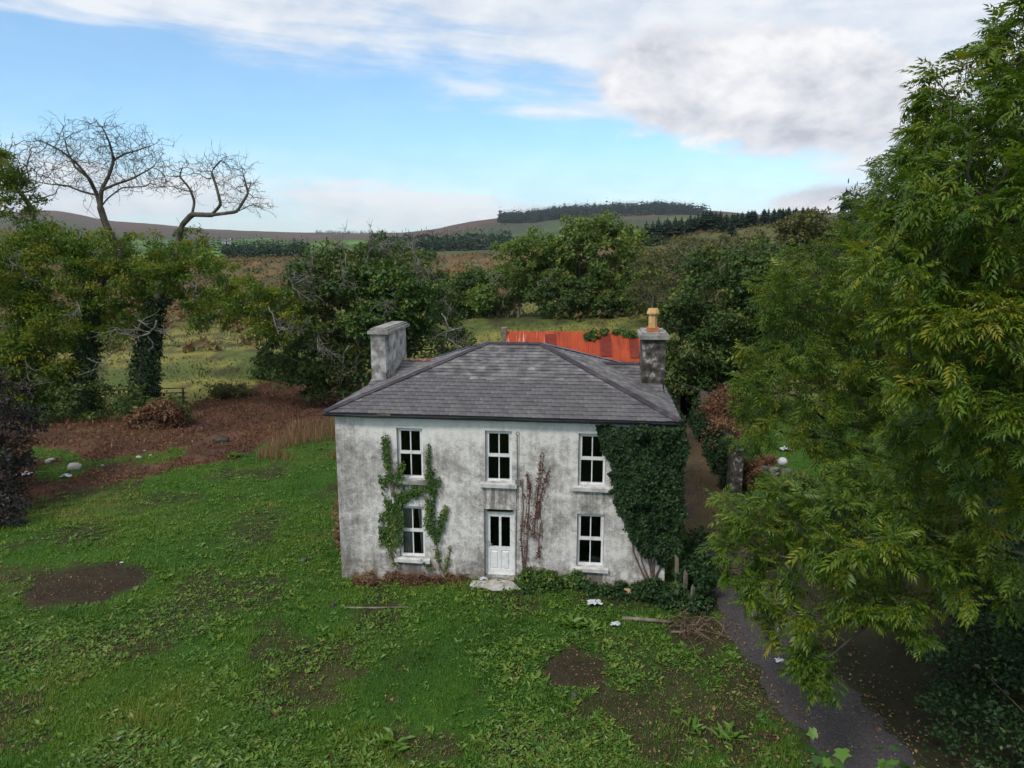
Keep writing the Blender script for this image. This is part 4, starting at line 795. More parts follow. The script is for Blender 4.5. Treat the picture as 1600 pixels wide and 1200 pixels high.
# --- big ash trees by the lane, with pinnate leaves
def ash_leaf_template(pairs, droop, fold, seed):
    r = np.random.default_rng(seed); V = []; F = []; L = 1.0
    def rach(t): return np.array([0.04*math.sin(t*3+seed), t*L*(1-.12*droop*t), -droop*.42*t*t])
    def leaflet(p, ang, ln, drop):
        a = np.array([math.sin(ang), math.cos(ang), -drop]); a /= np.linalg.norm(a); s_ = np.cross(a, [0, 0, 1.]); s_ /= np.linalg.norm(s_); w = ln*.155; n = np.cross(s_, a); b = len(V)
        for q in (p, p+a*ln*.42-s_*w+n*fold*ln, p+a*ln*.45, p+a*ln*.42+s_*w+n*fold*ln, p+a*ln-np.array([0, 0, ln*.24])): V.append(q)
        F.extend([(b, b+2, b+1), (b, b+3, b+2), (b+1, b+2, b+4), (b+2, b+3, b+4)])
    for k in range(pairs):
        t = .28+.62*k/max(1, pairs-1)
        for sg in (-1, 1): leaflet(rach(t), sg*(1.05-.3*t+r.normal()*.1), .36*(.85+.3*math.sin(PI*(k+.8)/(pairs+.5)))*(1+r.normal()*.07), .35+r.normal()*.12)
    leaflet(rach(1.0), r.normal()*.15, .36, .6)
    b = len(V); V += [rach(0)+[-.008, 0, 0], rach(0)+[.008, 0, 0], rach(.5)+[.006, 0, 0], rach(.5)-[.006, 0, 0], rach(1)+[.004, 0, 0]]; F.extend([(b, b+1, b+2), (b, b+2, b+3), (b+3, b+2, b+4)])
    return np.array(V), np.array(F)
ASH_T = [ash_leaf_template(p, d, .09, k) for k, (p, d) in enumerate([(4, .7), (5, 1.0), (4, 1.2), (5, .5), (3, .8)])]
def cheap(tm):
    V, F = tm; nl = (len(V)-5)//5; idx = np.concatenate([np.array([5*k, 5*k+1, 5*k+4, 5*k+3]) for k in range(nl)]); return V[idx], np.array([(4*k, 4*k+3, 4*k+2, 4*k+1) for k in range(nl)])
ASH_Q = [cheap(t_) for t_ in ASH_T]
ASH_LO = []
for k in range(3):
    V = []; F = []; r0 = np.random.default_rng(k)
    for q in range(3):
        t = .34+.52*q/2
        for sg in (-1, 1):
            p = np.array([0, t, -.35*t*t]); a = unit(np.array([sg*1.0, .75, -.5+r0.normal()*.15])); s_ = unit(np.cross(a, [0, 0, 1.])); b = len(V); ln = .40; V += [p, p+a*ln*.45-s_*.062, p+a*ln-[0, 0, .06], p+a*ln*.45+s_*.062]; F.append((b, b+3, b+2, b+1))
    p = np.array([0, .95, -.33]); b = len(V); V += [p, p+[-.055, .15, -.08], p+[0, .33, -.28], p+[.055, .15, -.08]]; F.append((b, b+3, b+2, b+1)); ASH_LO.append((np.array(V), np.array(F)))
def big_ash(name, label, trunk, limbs, blobs, seed, n_attr, n_leaf, size, single=0, lo=False, tip=.008, rmax=.17, step=.28, keepout=None):
    r = np.random.default_rng(seed); t = thing(name, label, 'tree', tuple(trunk[0])); o0 = np.array(trunk[0]); nodes = poly_nodes(trunk, step); n_tr = len(nodes); par = [-1]+list(range(len(nodes)-1))
    for L in limbs:
        L = [np.array(q, float) for q in L]; k0 = int(np.argmin([np.linalg.norm(q-L[0]) for q in nodes]))
        for q in poly_nodes(L, step)[1:]: par.append(k0); nodes.append(q+r.normal(size=3)*.05); k0 = len(nodes)-1
    A = blob_pts(blobs, n_attr, r, .35); N, par = colonize(nodes, par, A, step, 2.0, .38, 160, .3, r, -.03); mb, Rs, ch = branch_mesh(N-o0, par, tip, 2.25, rmax, taper=1.1, flare=(n_tr, .3))
    mb.build('trunk', M['bark'], t, smooth=True)
    thin = np.array([i for i in range(len(nodes), len(N)) if Rs[i] < .022]); w = np.array([3.0 if not ch[i] else 1.0 for i in thin]); pick = thin[r.choice(len(thin), n_leaf, p=w/w.sum())]
    out = unit(N[pick]-N[par[pick]]); P = N[pick]+r.normal(size=(n_leaf, 3))*.07; A_x = unit(out*.7+r.normal(size=(n_leaf, 3))*.75+np.array([0, 0, -.05])); A_x[:, 2] = np.clip(A_x[:, 2], -.75, .55); Nn = np.array([0, 0, 1.])+r.normal(size=(n_leaf, 3))*.28
    R = frames(A_x, Nn); sz = size*np.exp(r.normal(size=n_leaf)*.22)
    spray = vnoise(N[pick][:, 0]*1.7+3, N[pick][:, 2]*1.7+N[pick][:, 1], 1.0); tint = np.clip(.20+.45*spray+.22*(1-Rs[pick]/.022)*r.random(n_leaf)+.16*r.normal(size=n_leaf), 0, 1)
    tm = ASH_LO if lo else ASH_T; which = r.integers(0, len(tm), n_leaf); solo = np.zeros(n_leaf, bool)
    if single:
        px, py = project(P); d = np.linalg.norm(P-np.array([0, 0, CAMZ]), axis=1); d[(px < 0) | (px > 1600) | (py < 0) | (py > 1200)] = 99; solo[np.argsort(d)[:single]] = True
    parts = []
    for k in range(len(tm)):
        q = (which == k) & ~solo; bt_ = tm[k] if lo else ASH_Q[k]; V, F = inst(bt_[0], bt_[1], R[q], P[q]-o0, sz[q]); parts.append((V, F, np.repeat(np.clip(tint[q], 0, 1), len(bt_[0]))))
    leaf_obj('crown', parts, M['ash_leaf'], t)
    if single:
        from mathutils import Matrix
        lib = {}
        for i in np.where(solo)[0]:
            key = (int(which[i]), int(min(3, tint[i]*4)))
            if key not in lib:
                TV, TF = tm[key[0]]; lib[key] = mesh_from('leaf', TV, TF, {'tint': np.full(len(TV), (key[1]+.5)/4)}); lib[key].materials.append(M['ash_leaf'])
            o = bpy.data.objects.new('leaf', lib[key]); COL.objects.link(o); o.parent = t; Q = R[i]*sz[i]; p = P[i]-o0
            o.matrix_local = Matrix(((Q[0, 0], Q[0, 1], Q[0, 2], p[0]), (Q[1, 0], Q[1, 1], Q[1, 2], p[1]), (Q[2, 0], Q[2, 1], Q[2, 2], p[2]), (0, 0, 0, 1)))
    return t
a3 = np.array
T0 = gpt(10.6, 10.6, -.1)
def B(px, py, Y, rx, ry, rz): return (at(px, py, Y), (rx, ry, rz))
big_ash('lane_ash', 'nearest ash tree overhanging the lane with long drooping leaf sprays', [T0, a3([10.5, 10.6, 3.5]), a3([10.2, 10.4, 6.5]), a3([10.0, 10.2, 9.5]), a3([9.7, 10, 12.5])],
        [[a3([10.4, 10.6, 4.4]), at(1540, 850, 11), at(1450, 830, 11.2), at(1340, 850, 11.5), at(1240, 870, 11.8)], [a3([10.4, 10.6, 3.8]), at(1530, 930, 10.8), at(1430, 950, 11), at(1340, 990, 11.2), at(1270, 1040, 11.2)], [a3([10.3, 10.4, 5.8]), at(1530, 640, 10), at(1440, 600, 9.6)], [a3([10, 10.2, 8.8]), at(1560, 330, 9.6), at(1500, 270, 9.4)], [a3([10.3, 10.5, 5.2]), at(1480, 740, 12), at(1330, 790, 12.6)]],
        [B(1290, 830, 12.2, 1.7, 1.2, .60), B(1180, 850, 12.4, .75, .8, .50), B(1420, 830, 11.2, 1.5, 1.2, .75), B(1330, 925, 11.6, 1.2, 1.0, .50), B(1265, 1010, 11.2, .6, .6, .65), B(1205, 930, 11.7, .65, .7, .5), B(1150, 800, 12.5, .5, .6, .4), B(1240, 775, 12.5, .9, .8, .4), B(1290, 1075, 11.0, .4, .4, .35), B(1400, 940, 11.2, .9, .8, .5), B(1500, 900, 10.8, .9, .9, .5), B(1340, 760, 12.5, .9, .8, .4), B(1545, 560, 9.2, 1.1, 1.3, 1.2), B(1470, 450, 9.6, 1.1, 1.2, .9), B(1560, 330, 9.6, 1.3, 1.6, 1.0), B(1530, 220, 10, .95, 1.3, 1.0), B(1650, 110, 10.4, 1.1, 1.6, 1.2), B(1600, 130, 10.2, .7, 1.0, .8), B(1440, 360, 10.4, .8, 1.0, .55), B(1440, 175, 11, .3, .4, .28), B(1475, 110, 11, .25, .4, .2), B(1425, 262, 11, .3, .4, .15), B(1640, 500, 9.5, 1.6, 2, 3.2), B(1590, 690, 9.4, 1.0, 1.2, .8), B(1480, 700, 11.5, 1.2, 1.2, .9)], 81, 2500, 18000, .24, single=240)
T1 = gpt(12.3, 20.5, -.1)
big_ash('lane_ash', 'second ash tree behind the nearest one, beyond the stone wall', [T1, a3([12.0, 20.5, 2.5]), a3([11.3, 20.3, 4.6]), a3([10.6, 20, 6.5]), a3([10.2, 20, 8.2])],
        [[a3([11.3, 20.3, 4.6]), at(1300, 660, 20), at(1230, 610, 19.6)], [a3([11.8, 20.4, 3.6]), at(1310, 690, 20), at(1220, 680, 19.6)], [a3([10.8, 20.1, 6.2]), at(1300, 500, 19.5), at(1230, 470, 19.3)]],
        [B(1255, 450, 19.6, 1.35, 1.6, 1.0), B(1220, 560, 19.4, 1.0, 1.4, 1.0), B(1320, 420, 19.8, 1.5, 1.6, 1.1), B(1385, 330, 19.5, 1.2, 1.6, .9), B(1410, 480, 19.8, 2.0, 1.8, 1.6), B(1200, 640, 19.4, .95, 1.2, .8), B(1175, 600, 19.3, .6, .9, .6), B(1290, 690, 19.4, .9, 1.0, .55), B(1165, 680, 19.3, .45, .8, .35), B(1330, 650, 19.4, 1.1, 1.2, .8), B(1235, 500, 19.4, 1.0, 1.2, .9), B(1370, 770, 18.6, 1.0, 1.0, .5), B(1260, 640, 19.4, .8, 1.0, .5), B(1330, 560, 19.6, 1.5, 1.6, 1.3), B(1450, 620, 19.6, 1.8, 1.7, 1.5), B(1400, 730, 19.4, 1.3, 1.5, .6), B(1460, 260, 20, 1.6, 1.8, 1.6), B(1540, 350, 20, 2.2, 2, 2.4)], 82, 2500, 19500, .27, lo=True, tip=.010)

# --- undergrowth and bushes
def bush(name, label, blobs, leaf, seed, n, per, crad, size, cat='bush', group=None, tmpl=LEAF, tf=LEAF_F, stems=10, shell=.7, low=-.7):
    r = np.random.default_rng(seed); c = np.mean([b[0] for b in blobs], 0); base = gpt(c[0], c[1]); t = thing(name, label, cat, tuple(base), 0, group)
    C = blob_pts(blobs, n, r, shell); g = gz(C[:, 0], C[:, 1]); C[:, 2] = np.maximum(C[:, 2], g+.08)
    leaf_obj('foliage', [clumps(C-base, crad*np.exp(r.normal(size=len(C))*.25), per, size, r, tmpl, tf, .8, low=low)], M[leaf], t)
    mb = MB()
    for k in range(stems):
        b = blobs[r.integers(len(blobs))]; e_ = np.array(b[0])+rdir(1, r)[0]*np.array(b[1])*.8; s0 = gpt(b[0][0]+r.normal()*.3*b[1][0], b[0][1]+r.normal()*.3*b[1][1], -.05); m = (s0+e_)/2+r.normal(size=3)*.15
        mb.tube(np.array([s0, m, e_])-base, [.03, .022, .008], 4, float(r.random()), cap=False)
    mb.build('stem', M['twig'], t); return t
bush('laurel_bush', 'dark dense undergrowth under the nearest ash at the lane edge', [(a3([10.6, 12.5, 1.4]), (2.2, 3.2, 1.8)), (a3([10.2, 9.0, 1.6]), (1.9, 2.6, 2.2)), (a3([12, 14.5, 2.2]), (2.2, 2.4, 2.4)), (a3([9.0, 10.8, .7]), (1.0, 2.4, .7))], 'ivy_leaf', 91, 340, 110, .47, .082)
bush('laurel_bush', 'dark thicket behind the two lane ashes on the picture edge', [(a3([15, 18, 3]), (2.6, 3, 3.2)), (a3([17.5, 22, 4]), (3, 3, 4)), (a3([14.6, 14, 2.6]), (2, 2.5, 2.6))], 'ivy_leaf', 92, 220, 90, .62, .13)
bush('copper_bush', 'dark copper-tinged shrub at the left picture edge', [(a3([-21.6, 26.6, 2.0]), (2.6, 2.2, 2.6)), (a3([-19.7, 24.9, .7]), (1.9, 1.5, .9)), (a3([-22.5, 29.0, 2.6]), (2.4, 2, 3.0))], 'copper_leaf', 93, 240, 110, .5, .13)
bush('bramble', 'dark bramble bank between the two ivy-clad ash trunks', [(a3([-27, 42, .8]), (4.5, 1.6, 1.6)), (a3([-33, 42, 1.5]), (4, 2, 2.6)), (a3([-21, 40.6, .5]), (2.4, 1.0, .9))], 'dark_leaf', 94, 190, 100, .55, .15)
bush('bramble', 'reddish dead bramble mound at the foot of the ash beside pasture', [(a3([-20.2, 39.4, .5]), (1.7, .9, .8))], 'dead_grass', 95, 40, 90, .4, .20, tmpl=LANCE)
bush('tussock', 'dark round tussock in the pasture beyond the ash trunk', [(gpt(-19.3, 57, .6), (1.8, 1.2, .9))], 'dark_leaf', 96, 40, 90, .5, .2, tmpl=LANCE)
bush('tussock', 'paler low tussock in the pasture nearer the ash trunk', [(gpt(-20.4, 51, .4), (1.7, .9, .5))], 'olive_leaf', 97, 30, 90, .4, .2, tmpl=LANCE)
bush('dry_bramble', 'pinkish dry bramble heap on the ivy-covered lane wall', [(a3([9.6, 31.6, 2.9]), (.75, 1.0, .8)), (a3([9.4, 29.8, 2.2]), (.5, .8, .5))], 'dead_grass', 98, 60, 90, .36, .13, tmpl=LANCE)
bush('bramble', 'green bramble sprawl in front of the dry-stone wall', [(a3([11.6, 26.9, .5]), (1.3, .6, .6)), (a3([13.0, 26.6, .7]), (1.2, .7, .8)), (a3([10.2, 27.5, .3]), (.6, .4, .4))], 'round_leaf', 105, 70, 80, .35, .10)
bush('dry_bramble', 'rusty dead fern tuft between gate pillar and stone wall', [(a3([9.75, 27.9, .8]), (.4, .4, .8)), (a3([10.6, 28.5, 1.2]), (.5, .3, .25))], 'dead_grass', 106, 36, 80, .25, .11, tmpl=LANCE)
bush('ivy_shrub', 'low dark green ivy shrub right of the front door', [(hw(6.0, -.35, .38), (.55, .35, .36)), (hw(6.5, -.3, .32), (.5, .3, .26)), (hw(7.1, -.2, .36), (.25, .2, .30))], 'creeper_leaf', 99, 60, 80, .2, .07, tmpl=IVY, tf=IVY_F)
bush('ivy_shrub', 'ground ivy bank under the lower right window and corner', [(hw(8.5, -.5, .3), (1.2, .4, .22)), (hw(9.4, -.7, .35), (.6, .6, .32)), (hw(9.9, -.9, .45), (.4, .5, .4))], 'ivy_leaf', 100, 80, 70, .2, .07, tmpl=IVY, tf=IVY_F)
bush('dead_weeds', 'brown dead weeds along the wall under the lower left window', [(hw(1.4, -.22, .12), (1.1, .2, .18)), (hw(3.0, -.22, .16), (1.1, .2, .15))], 'dead_grass', 101, 46, 70, .15, .08, tmpl=LANCE)
bush('gatepost_ivy', 'ivy thicket over the broken timber posts at the house corner', [(hw(10.55, -.4, .75), (.5, .8, .75)), (hw(10.75, .6, .9), (.4, .7, .7)), (hw(10.6, -1.2, .45), (.35, .4, .4))], 'ivy_leaf', 102, 70, 90, .24, .08, tmpl=IVY, tf=IVY_F)
bush('briar', 'rusty dead briars at the left rear corner of the farmhouse', [(hw(-.6, 2.2, .9), (.45, .8, .9)), (hw(-.9, 3.6, .6), (.6, .8, .6))], 'dead_grass', 103, 40, 80, .3, .12, tmpl=LANCE)

for k, (px, Y, rx, rz, lf, lb) in enumerate([(1205, 85, 3.4, 2.6, 'olive_leaf', 'olive thorn bush on the slope left of the second lane ash'), (1165, 76, 3.0, 2.4, 'scrub_leaf', 'russet thorn bush on the slope above the bronze-tinged sycamore'), (1225, 66, 3.2, 2.6, 'olive_leaf', 'lower olive bush half hidden by the second lane ash'), (1055, 118, 4.0, 3.0, 'olive_leaf', 'olive bush just below the left end of the spruce belt'), (1115, 128, 4.2, 3.0, 'scrub_leaf', 'russet bush below the middle of the spruce belt'), (1180, 126, 4.2, 2.8, 'olive_leaf', 'olive bush below the right end of the spruce belt'),
        (762, 92, 3.0, 2.6, 'scrub_leaf', 'russet bush left of the paler tree with dead twigs'), (690, 104, 3.6, 2.6, 'scrub_leaf', 'russet bush on the slope right of the ivy-smothered tree'), (425, 108, 5.0, 2.6, 'olive_leaf', 'olive bush at the far pasture edge beside the ivy-smothered tree'), (472, 122, 4.4, 2.8, 'scrub_leaf', 'russet bush behind the upper left of the ivy-smothered tree'), (385, 98, 3.6, 2.0, 'olive_leaf', 'low olive bush at the pasture edge right of the crooked ash'), (500, 165, 5.5, 3.2, 'olive_leaf', 'far olive bush on the moor above the ivy-smothered tree'), (335, 112, 5, 2.6, 'round_leaf', 'green bush at the pasture edge behind the crooked ash'), (250, 118, 6, 2.8, 'scrub_leaf', 'russet bush at the pasture edge between the two bare crowns'), (640, 150, 5, 3, 'olive_leaf', 'olive bush on the moor behind the ivy-smothered tree'), (725, 118, 4.2, 3.2, 'round_leaf', 'green bush on the moor between the ivy-smothered and round trees'), (1010, 100, 3.6, 3.6, 'round_leaf', 'green bush at the right shoulder of the biggest round tree'), (1140, 98, 4.0, 3.2, 'olive_leaf', 'olive bush on the slope above the grey bare-twigged tree'), (1085, 96, 3.6, 3.0, 'scrub_leaf', 'russet bush on the slope behind the olive bushy tree')]):
    p_ = at(px, 430, Y); g_ = gpt(p_[0], p_[1]); bush('thorn_bush', lb, [(g_+[0, 0, rz*.45], (rx, rx*.8, rz*.62)), (g_+[rx*.5, 0, rz*.3], (rx*.7, rx*.6, rz*.5))], lf, 130+k, 75, 50, .7*Y/95+.1, .0040*Y, stems=6)
# --- ivy on the house
def wall_ivy():
    t = thing('wall_ivy', 'huge dark ivy mass covering the right corner of the farmhouse', 'ivy', tuple(hw(9.3, -.02, .3))); o0 = np.array(t.location); r = np.random.default_rng(7)
    poly = [(7.72, 5.16), (10.1, 5.16), (10.12, 4.12), (10.05, 2.61), (9.95, 1.64), (9.75, .95), (9.44, 1.30), (8.97, 1.62), (8.52, 2.2), (8.27, 2.9), (8.02, 3.75), (7.92, 4.59)]
    n = 38000; U = 7.5+r.random(n)*2.8; Z = .7+r.random(n)*4.5; wob = .55*(fbm(U, Z, 1.8, 4)-.5); ok = in_poly(U+wob, Z+wob, poly); U, Z = U[ok], Z[ok]
    dpt = .05+.66*r.random(len(U))**.6*np.clip(fbm(U*1.3, Z*1.3, 1.2, 3)*1.3-.05, .2, 1)*np.clip((U-7.65)/1.1, .15, 1)*np.clip((Z-.7)/1.3, .3, 1)
    P = np.stack([HX+U*hc+dpt*hs, HY+U*hs-dpt*hc, Z], -1); fn_ = np.array([hs, -hc, 0.])
    parts = [leaves_at(P-o0, np.tile(fn_, (len(P), 1)), .066, r, np.clip(r.random(len(P))**2*.8+.5*np.clip(dpt-.2, 0, .3), 0, 1), IVY, IVY_F, droop=.9, up=.45)]
    m = 9000; Vv = r.random(m)*5.2-.3; Z = 1.2+r.random(m)*4.1; keep = (Z > 1.4+.5*np.sin(Vv*2)); Vv, Z = Vv[keep], Z[keep]; q = .05+.35*r.random(len(Z)); P = np.stack([HX+(HW_+q)*hc-Vv*hs, HY+(HW_+q)*hs+Vv*hc, Z], -1)
    parts.append(leaves_at(P-o0, np.tile(np.array([hc, hs, 0]), (len(P), 1)), .09, r, .8*r.random(len(P)), IVY, IVY_F, droop=.9, up=.4)); leaf_obj('foliage', parts, M['ivy_leaf'], t)
    for tg in [(8.95, 1.5), (9.15, 1.75), (9.45, 1.5), (9.7, 1.35), (9.3, 1.9), (8.7, 1.95)]:
        P = [(9.33, .25), (9.33+(tg[0]-9.33)*.35+r.normal()*.04, .62), (tg[0]*.8+9.33*.2+r.normal()*.05, .25+(tg[1]-.25)*.65), tg]; mb = MB(); mb.tube(np.array([hw(u, -.05, z) for u, z in P])-o0, [.035, .028, .02, .014], 5); mb.build('stem', M['twig'], t, smooth=True)
wall_ivy()
def creeper(name, label, strands, leaf, seed, dens, size, stems=True, mat_stem='twig'):
    t = thing(name, label, 'creeper', tuple(hw(strands[0][0][0][0], -.03, .2))); o0 = np.array(t.location); r = np.random.default_rng(seed); parts = []; mb = MB()
    for pts, wd, k in strands:
        pts = np.array(pts); ln = np.linalg.norm(np.diff(pts, axis=0), axis=1); cum = np.concatenate([[0], np.cumsum(ln)]); n = int(cum[-1]*wd*2*dens*k); s_ = r.random(n)*cum[-1]; u = np.interp(s_, cum, pts[:, 0])+wd*(2*r.random(n)-1)*(.55+.6*vnoise(s_*3+seed, s_*0+seed, 1.0)); z = np.interp(s_, cum, pts[:, 1])+r.normal(size=n)*.05
        keep = fbm(u*2+seed, z*2, 1.6, 3) > .33; u, z = u[keep], z[keep]; d = .03+.09*r.random(len(u)); P = np.stack([HX+u*hc+d*hs, HY+u*hs-d*hc, z], -1)
        parts.append(leaves_at(P-o0, np.tile(np.array([hs, -hc, 0.]), (len(P), 1)), size, r, np.clip(.15+.5*vnoise(u*3, z*1.2+seed, 1.)+.35*r.random(len(P)), 0, 1), IVY, IVY_F, droop=.9, up=.35))
        q = np.array([hw(a+r.normal()*.02, -.02, b) for a, b in pts]); mb.tube(q-o0, np.linspace(.006, .014, len(q)), 4, cap=False)
        if stems:
            for _ in range(3):
                q2 = np.array([hw(a+r.normal()*wd*.6, -.02, b) for a, b in pts]); mb.tube(q2-o0, np.linspace(.004, .008, len(q2)), 3, cap=False)
    leaf_obj('foliage', parts, M[leaf], t); mb.build('stem', M[mat_stem], t); return t
creeper('wall_creeper', 'green ivy strand climbing left of the two left-hand windows', [([(1.54, 4.54), (1.55, 4.1), (1.58, 3.7), (1.66, 3.2)], .11, 1.2), ([(2.0, 3.75), (1.95, 3.4), (1.75, 3.1), (1.7, 2.7)], .12, 1.2), ([(1.62, 3.3), (1.72, 2.9), (1.75, 2.5), (1.68, 2.0), (1.6, 1.5), (1.62, 1.15)], .33, 1.15), ([(2.55, 3.05), (2.3, 2.85), (2.0, 2.7), (1.8, 2.4)], .2, 1.2), ([(1.42, 2.2), (1.35, 1.7), (1.45, 1.3)], .13, .8), ([(1.6, 1.3), (1.62, .8), (1.75, .5)], .12, .3)], 'creeper_leaf', 111, 1250, .056)
creeper('wall_creeper', 'yellow-green ivy strand between the left windows and the door', [([(2.84, 4.3), (2.80, 3.9), (2.82, 3.5)], .07, 1.2), ([(2.84, 3.6), (2.86, 3.2), (2.84, 2.6), (2.82, 2.1), (2.85, 1.6)], .18, 1.2), ([(3.16, 3.35), (3.0, 3.1), (2.9, 2.8)], .10, 1), ([(3.3, 2.45), (3.2, 2.1), (3.1, 1.7), (2.95, 1.4)], .13, 1.1), ([(2.95, 1.5), (3.03, 1.0), (3.08, .5)], .08, .8), ([(3.4, 1.25), (3.32, .8), (3.2, .4)], .06, .5), ([(2.55, .75), (2.7, .6), (2.9, .45)], .10, .4)], 'creeper_leaf', 112, 1150, .05)
creeper('wall_creeper', 'withered red-brown creeper on the wall beside the front door', [([(6.12, 4.2), (6.08, 3.6), (6.0, 3.0), (5.95, 2.4), (5.9, 1.7)], .08, .9), ([(6.35, 3.8), (6.2, 3.3), (6.08, 2.8), (6.0, 2.2)], .07, .6), ([(5.7, 3.6), (5.78, 3.1), (5.75, 2.4), (5.72, 1.9)], .08, .8), ([(5.55, 3.4), (5.6, 2.6), (5.55, 1.6), (5.6, .6)], .06, .35), ([(6.1, 2.2), (6.08, 1.6), (6.05, 1.0)], .08, .4), ([(5.75, 2.0), (5.68, 1.3), (5.62, .5)], .07, .3)], 'red_leaf', 113, 700, .042)
bush('ivy_clump', 'bright ivy clump spilling over the ridge of the red shed', [(at(955, 524, 32.3), (.95, .35, .12)), (at(925, 527, 32.2), (.35, .3, .18)), (at(985, 524, 32.2), (.55, .3, .12))], 'creeper_leaf', 104, 60, 80, .17, .085, tmpl=IVY, tf=IVY_F, stems=0) if False else None
def shed_ivy():
    r = np.random.default_rng(104); c = at(955, 524, 32.3); t = thing('ivy_clump', 'bright ivy clump spilling over the ridge of the red shed', 'ivy', tuple(c)); bl = [(at(950, 521, 32.3), (.95, .35, .12)), (at(925, 527, 32.1), (.40, .3, .18)), (at(985, 523, 32.2), (.5, .3, .12))]
    C = blob_pts(bl, 60, r, .4); leaf_obj('foliage', [clumps(C-c, np.full(len(C), .17), 80, .085, r, IVY, IVY_F)], M['creeper_leaf'], t)
    mb = MB()
    for k in range(6): mb.tube([r.normal(size=3)*[.5, .1, .03], r.normal(size=3)*[.5, .1, .03]+[0, .3, -.1], r.normal(size=3)*[.5, .1, .03]+[0, .8, -.6]], .015, 4)
    mb.build('stem', M['twig'], t)
shed_ivy()

# ------------------------------------------------------------------ lane-side walls and small things
def lane_wall():
    A0, B0 = np.array([8.95, 27.6]), np.array([10.6, 40.0]); t = thing('garden_wall', 'tall ivy-hung stone wall running back along the lane', 'wall', tuple(gpt(*A0))); o0 = np.array(t.location); r = np.random.default_rng(14); d = unit(B0-A0); nrm = np.array([-d[1], d[0]]); L = np.linalg.norm(B0-A0); mb = MB(); n = 26
    P = []
    for k in range(n+1):
        c = A0+d*L*k/n; h = 1.85+.25*math.sin(k*.7)+.1*r.normal(); g = float(gz(*c))
        for s_, z in ((-.26, -.3), (-.2, h), (.2, h), (.26, -.3)): P.append((c[0]-nrm[0]*s_, c[1]-nrm[1]*s_, g+z))
    P = np.array(P)-o0; i = np.arange(n)[:, None]*4; j = np.arange(3)[None]; F = np.stack([i+j, i+j+1, i+4+j+1, i+4+j], -1).reshape(-1, 4); mb.add(P, F); mb.add(P[:4], [(0, 1, 2, 3)]); mb.build('masonry', M['stone'], t)
    m = 9000; s_ = r.random(m)*L; c = A0+d*s_[:, None]; z = r.random(m)*2.1; side = np.where(r.random(m) < .7, 1, -1)*(.24+.25*r.random(m)); top = z > 1.9; side = np.where(top, side*.6, side); Q = np.stack([c[:, 0]+nrm[0]*side, c[:, 1]+nrm[1]*side, gz(c[:, 0], c[:, 1])+z], -1); k = fbm(s_, z, .8, 3) > .36; Q = Q[k]
    nn = np.tile(np.array([nrm[0], nrm[1], 0]), (len(Q), 1))*np.sign(side[k])[:, None]; leaf_obj('ivy', [leaves_at(Q-o0, nn, .11, r, .7*r.random(len(Q)), IVY, IVY_F, .9, .4)], M['ivy_leaf'], t)
    # pillar at its near end
    t = thing('gate_pillar', 'weathered pale gate pillar where the lane wall ends', 'pillar', tuple(gpt(8.95, 27.2, -.1)), .1); mb = MB(); mb.box((-.17, -.2, 0), (.17, .2, 1.95)); mb.build('shaft', M['dark_chimney'], t); mb = MB(); mb.box((-.20, -.23, 1.951), (.20, .23, 2.0)); mb.build('cap', M['stone'], t)
lane_wall()
def stone(mb, c, sx, sy, sz, r, k=8):
    V = []
    for z, q in ((-.5, .8), (-.2, 1.0), (.25, .98), (.5, .7)):
        for a in range(k): f = 1+.14*r.normal(); V.append((c[0]+math.cos(2*PI*a/k)*sx*.5*q*f, c[1]+math.sin(2*PI*a/k)*sy*.5*q*f, c[2]+z*sz))
    i = np.arange(3)[:, None]*k; j = np.arange(k)[None]; F = np.stack([i+j, i+(j+1) % k, i+k+(j+1) % k, i+k+j], -1).reshape(-1, 4); mb.add(V, F); b = mb.n-len(V); mb.f.setdefault(k, []).append(np.array([np.arange(k)+b+3*k, np.arange(k)[::-1]+b]))
def dry_wall():
    r = np.random.default_rng(15); A0 = np.array([9.5, 28.4]); B0 = np.array([12.6, 27.5]); t = thing('dry_stone_wall', 'tumbled low dry-stone wall right of the gate pillar', 'wall', tuple(gpt(*A0))); o0 = np.array(t.location); d = unit(B0-A0); L = np.linalg.norm(B0-A0)
    for row in range(5):
        x = r.random()*.2
        while x < L*(1-.12*row):
            w = .26+.28*r.random(); c = A0+d*(x+w/2); g = float(gz(*c)); mb = MB(); stone(mb, np.array([0, 0, 0]), w*1.05, .36+.1*r.random(), .19+.03*r.normal(), r); o = mb.build('stone', M['stone'], t); o.location = (c[0]-o0[0], c[1]-o0[1]+r.normal()*.03, g-o0[2]+.08+row*.185); o.rotation_euler = (r.normal()*.05, r.normal()*.05, math.atan2(d[1], d[0])); x += w
dry_wall()
def simple_stone(name, label, cat, p, s, mat, seed, group=None):
    r = np.random.default_rng(seed); mb = MB(); stone(mb, np.zeros(3), s[0], s[1], s[2], r, 9); o = mb.build(name, M[mat], smooth=True); o.location = gpt(p[0], p[1], s[2]*.3); o.rotation_euler = (0, 0, r.random()*6); return tag(o, label, cat, group)
def gp(px, py): 
    d = pix_dir(px, py); z = 0.1
    for _ in range(4): p = d*((z-CAMZ)/d[2]); z = float(gz(p[0], p[1]))
    return p[0], p[1]
simple_stone('boulder', 'largest pale boulder lying in the brown bracken', 'boulder', gp(116, 733), (.62, .42, .34), 'pale_stone', 1)
simple_stone('boulder', 'flat grey boulder by the edge of the lawn and bracken', 'boulder', gp(346, 690), (.9, .5, .3), 'stone', 2)
simple_stone('boulder', 'dull grey boulder left of the largest bracken boulder', 'boulder', gp(79, 723), (.45, .3, .25), 'pale_stone', 3)
simple_stone('boulder', 'ochre stone lying below the lower right window', 'stone', gp(980, 928), (.28, .22, .18), 'ochre_stone', 4)
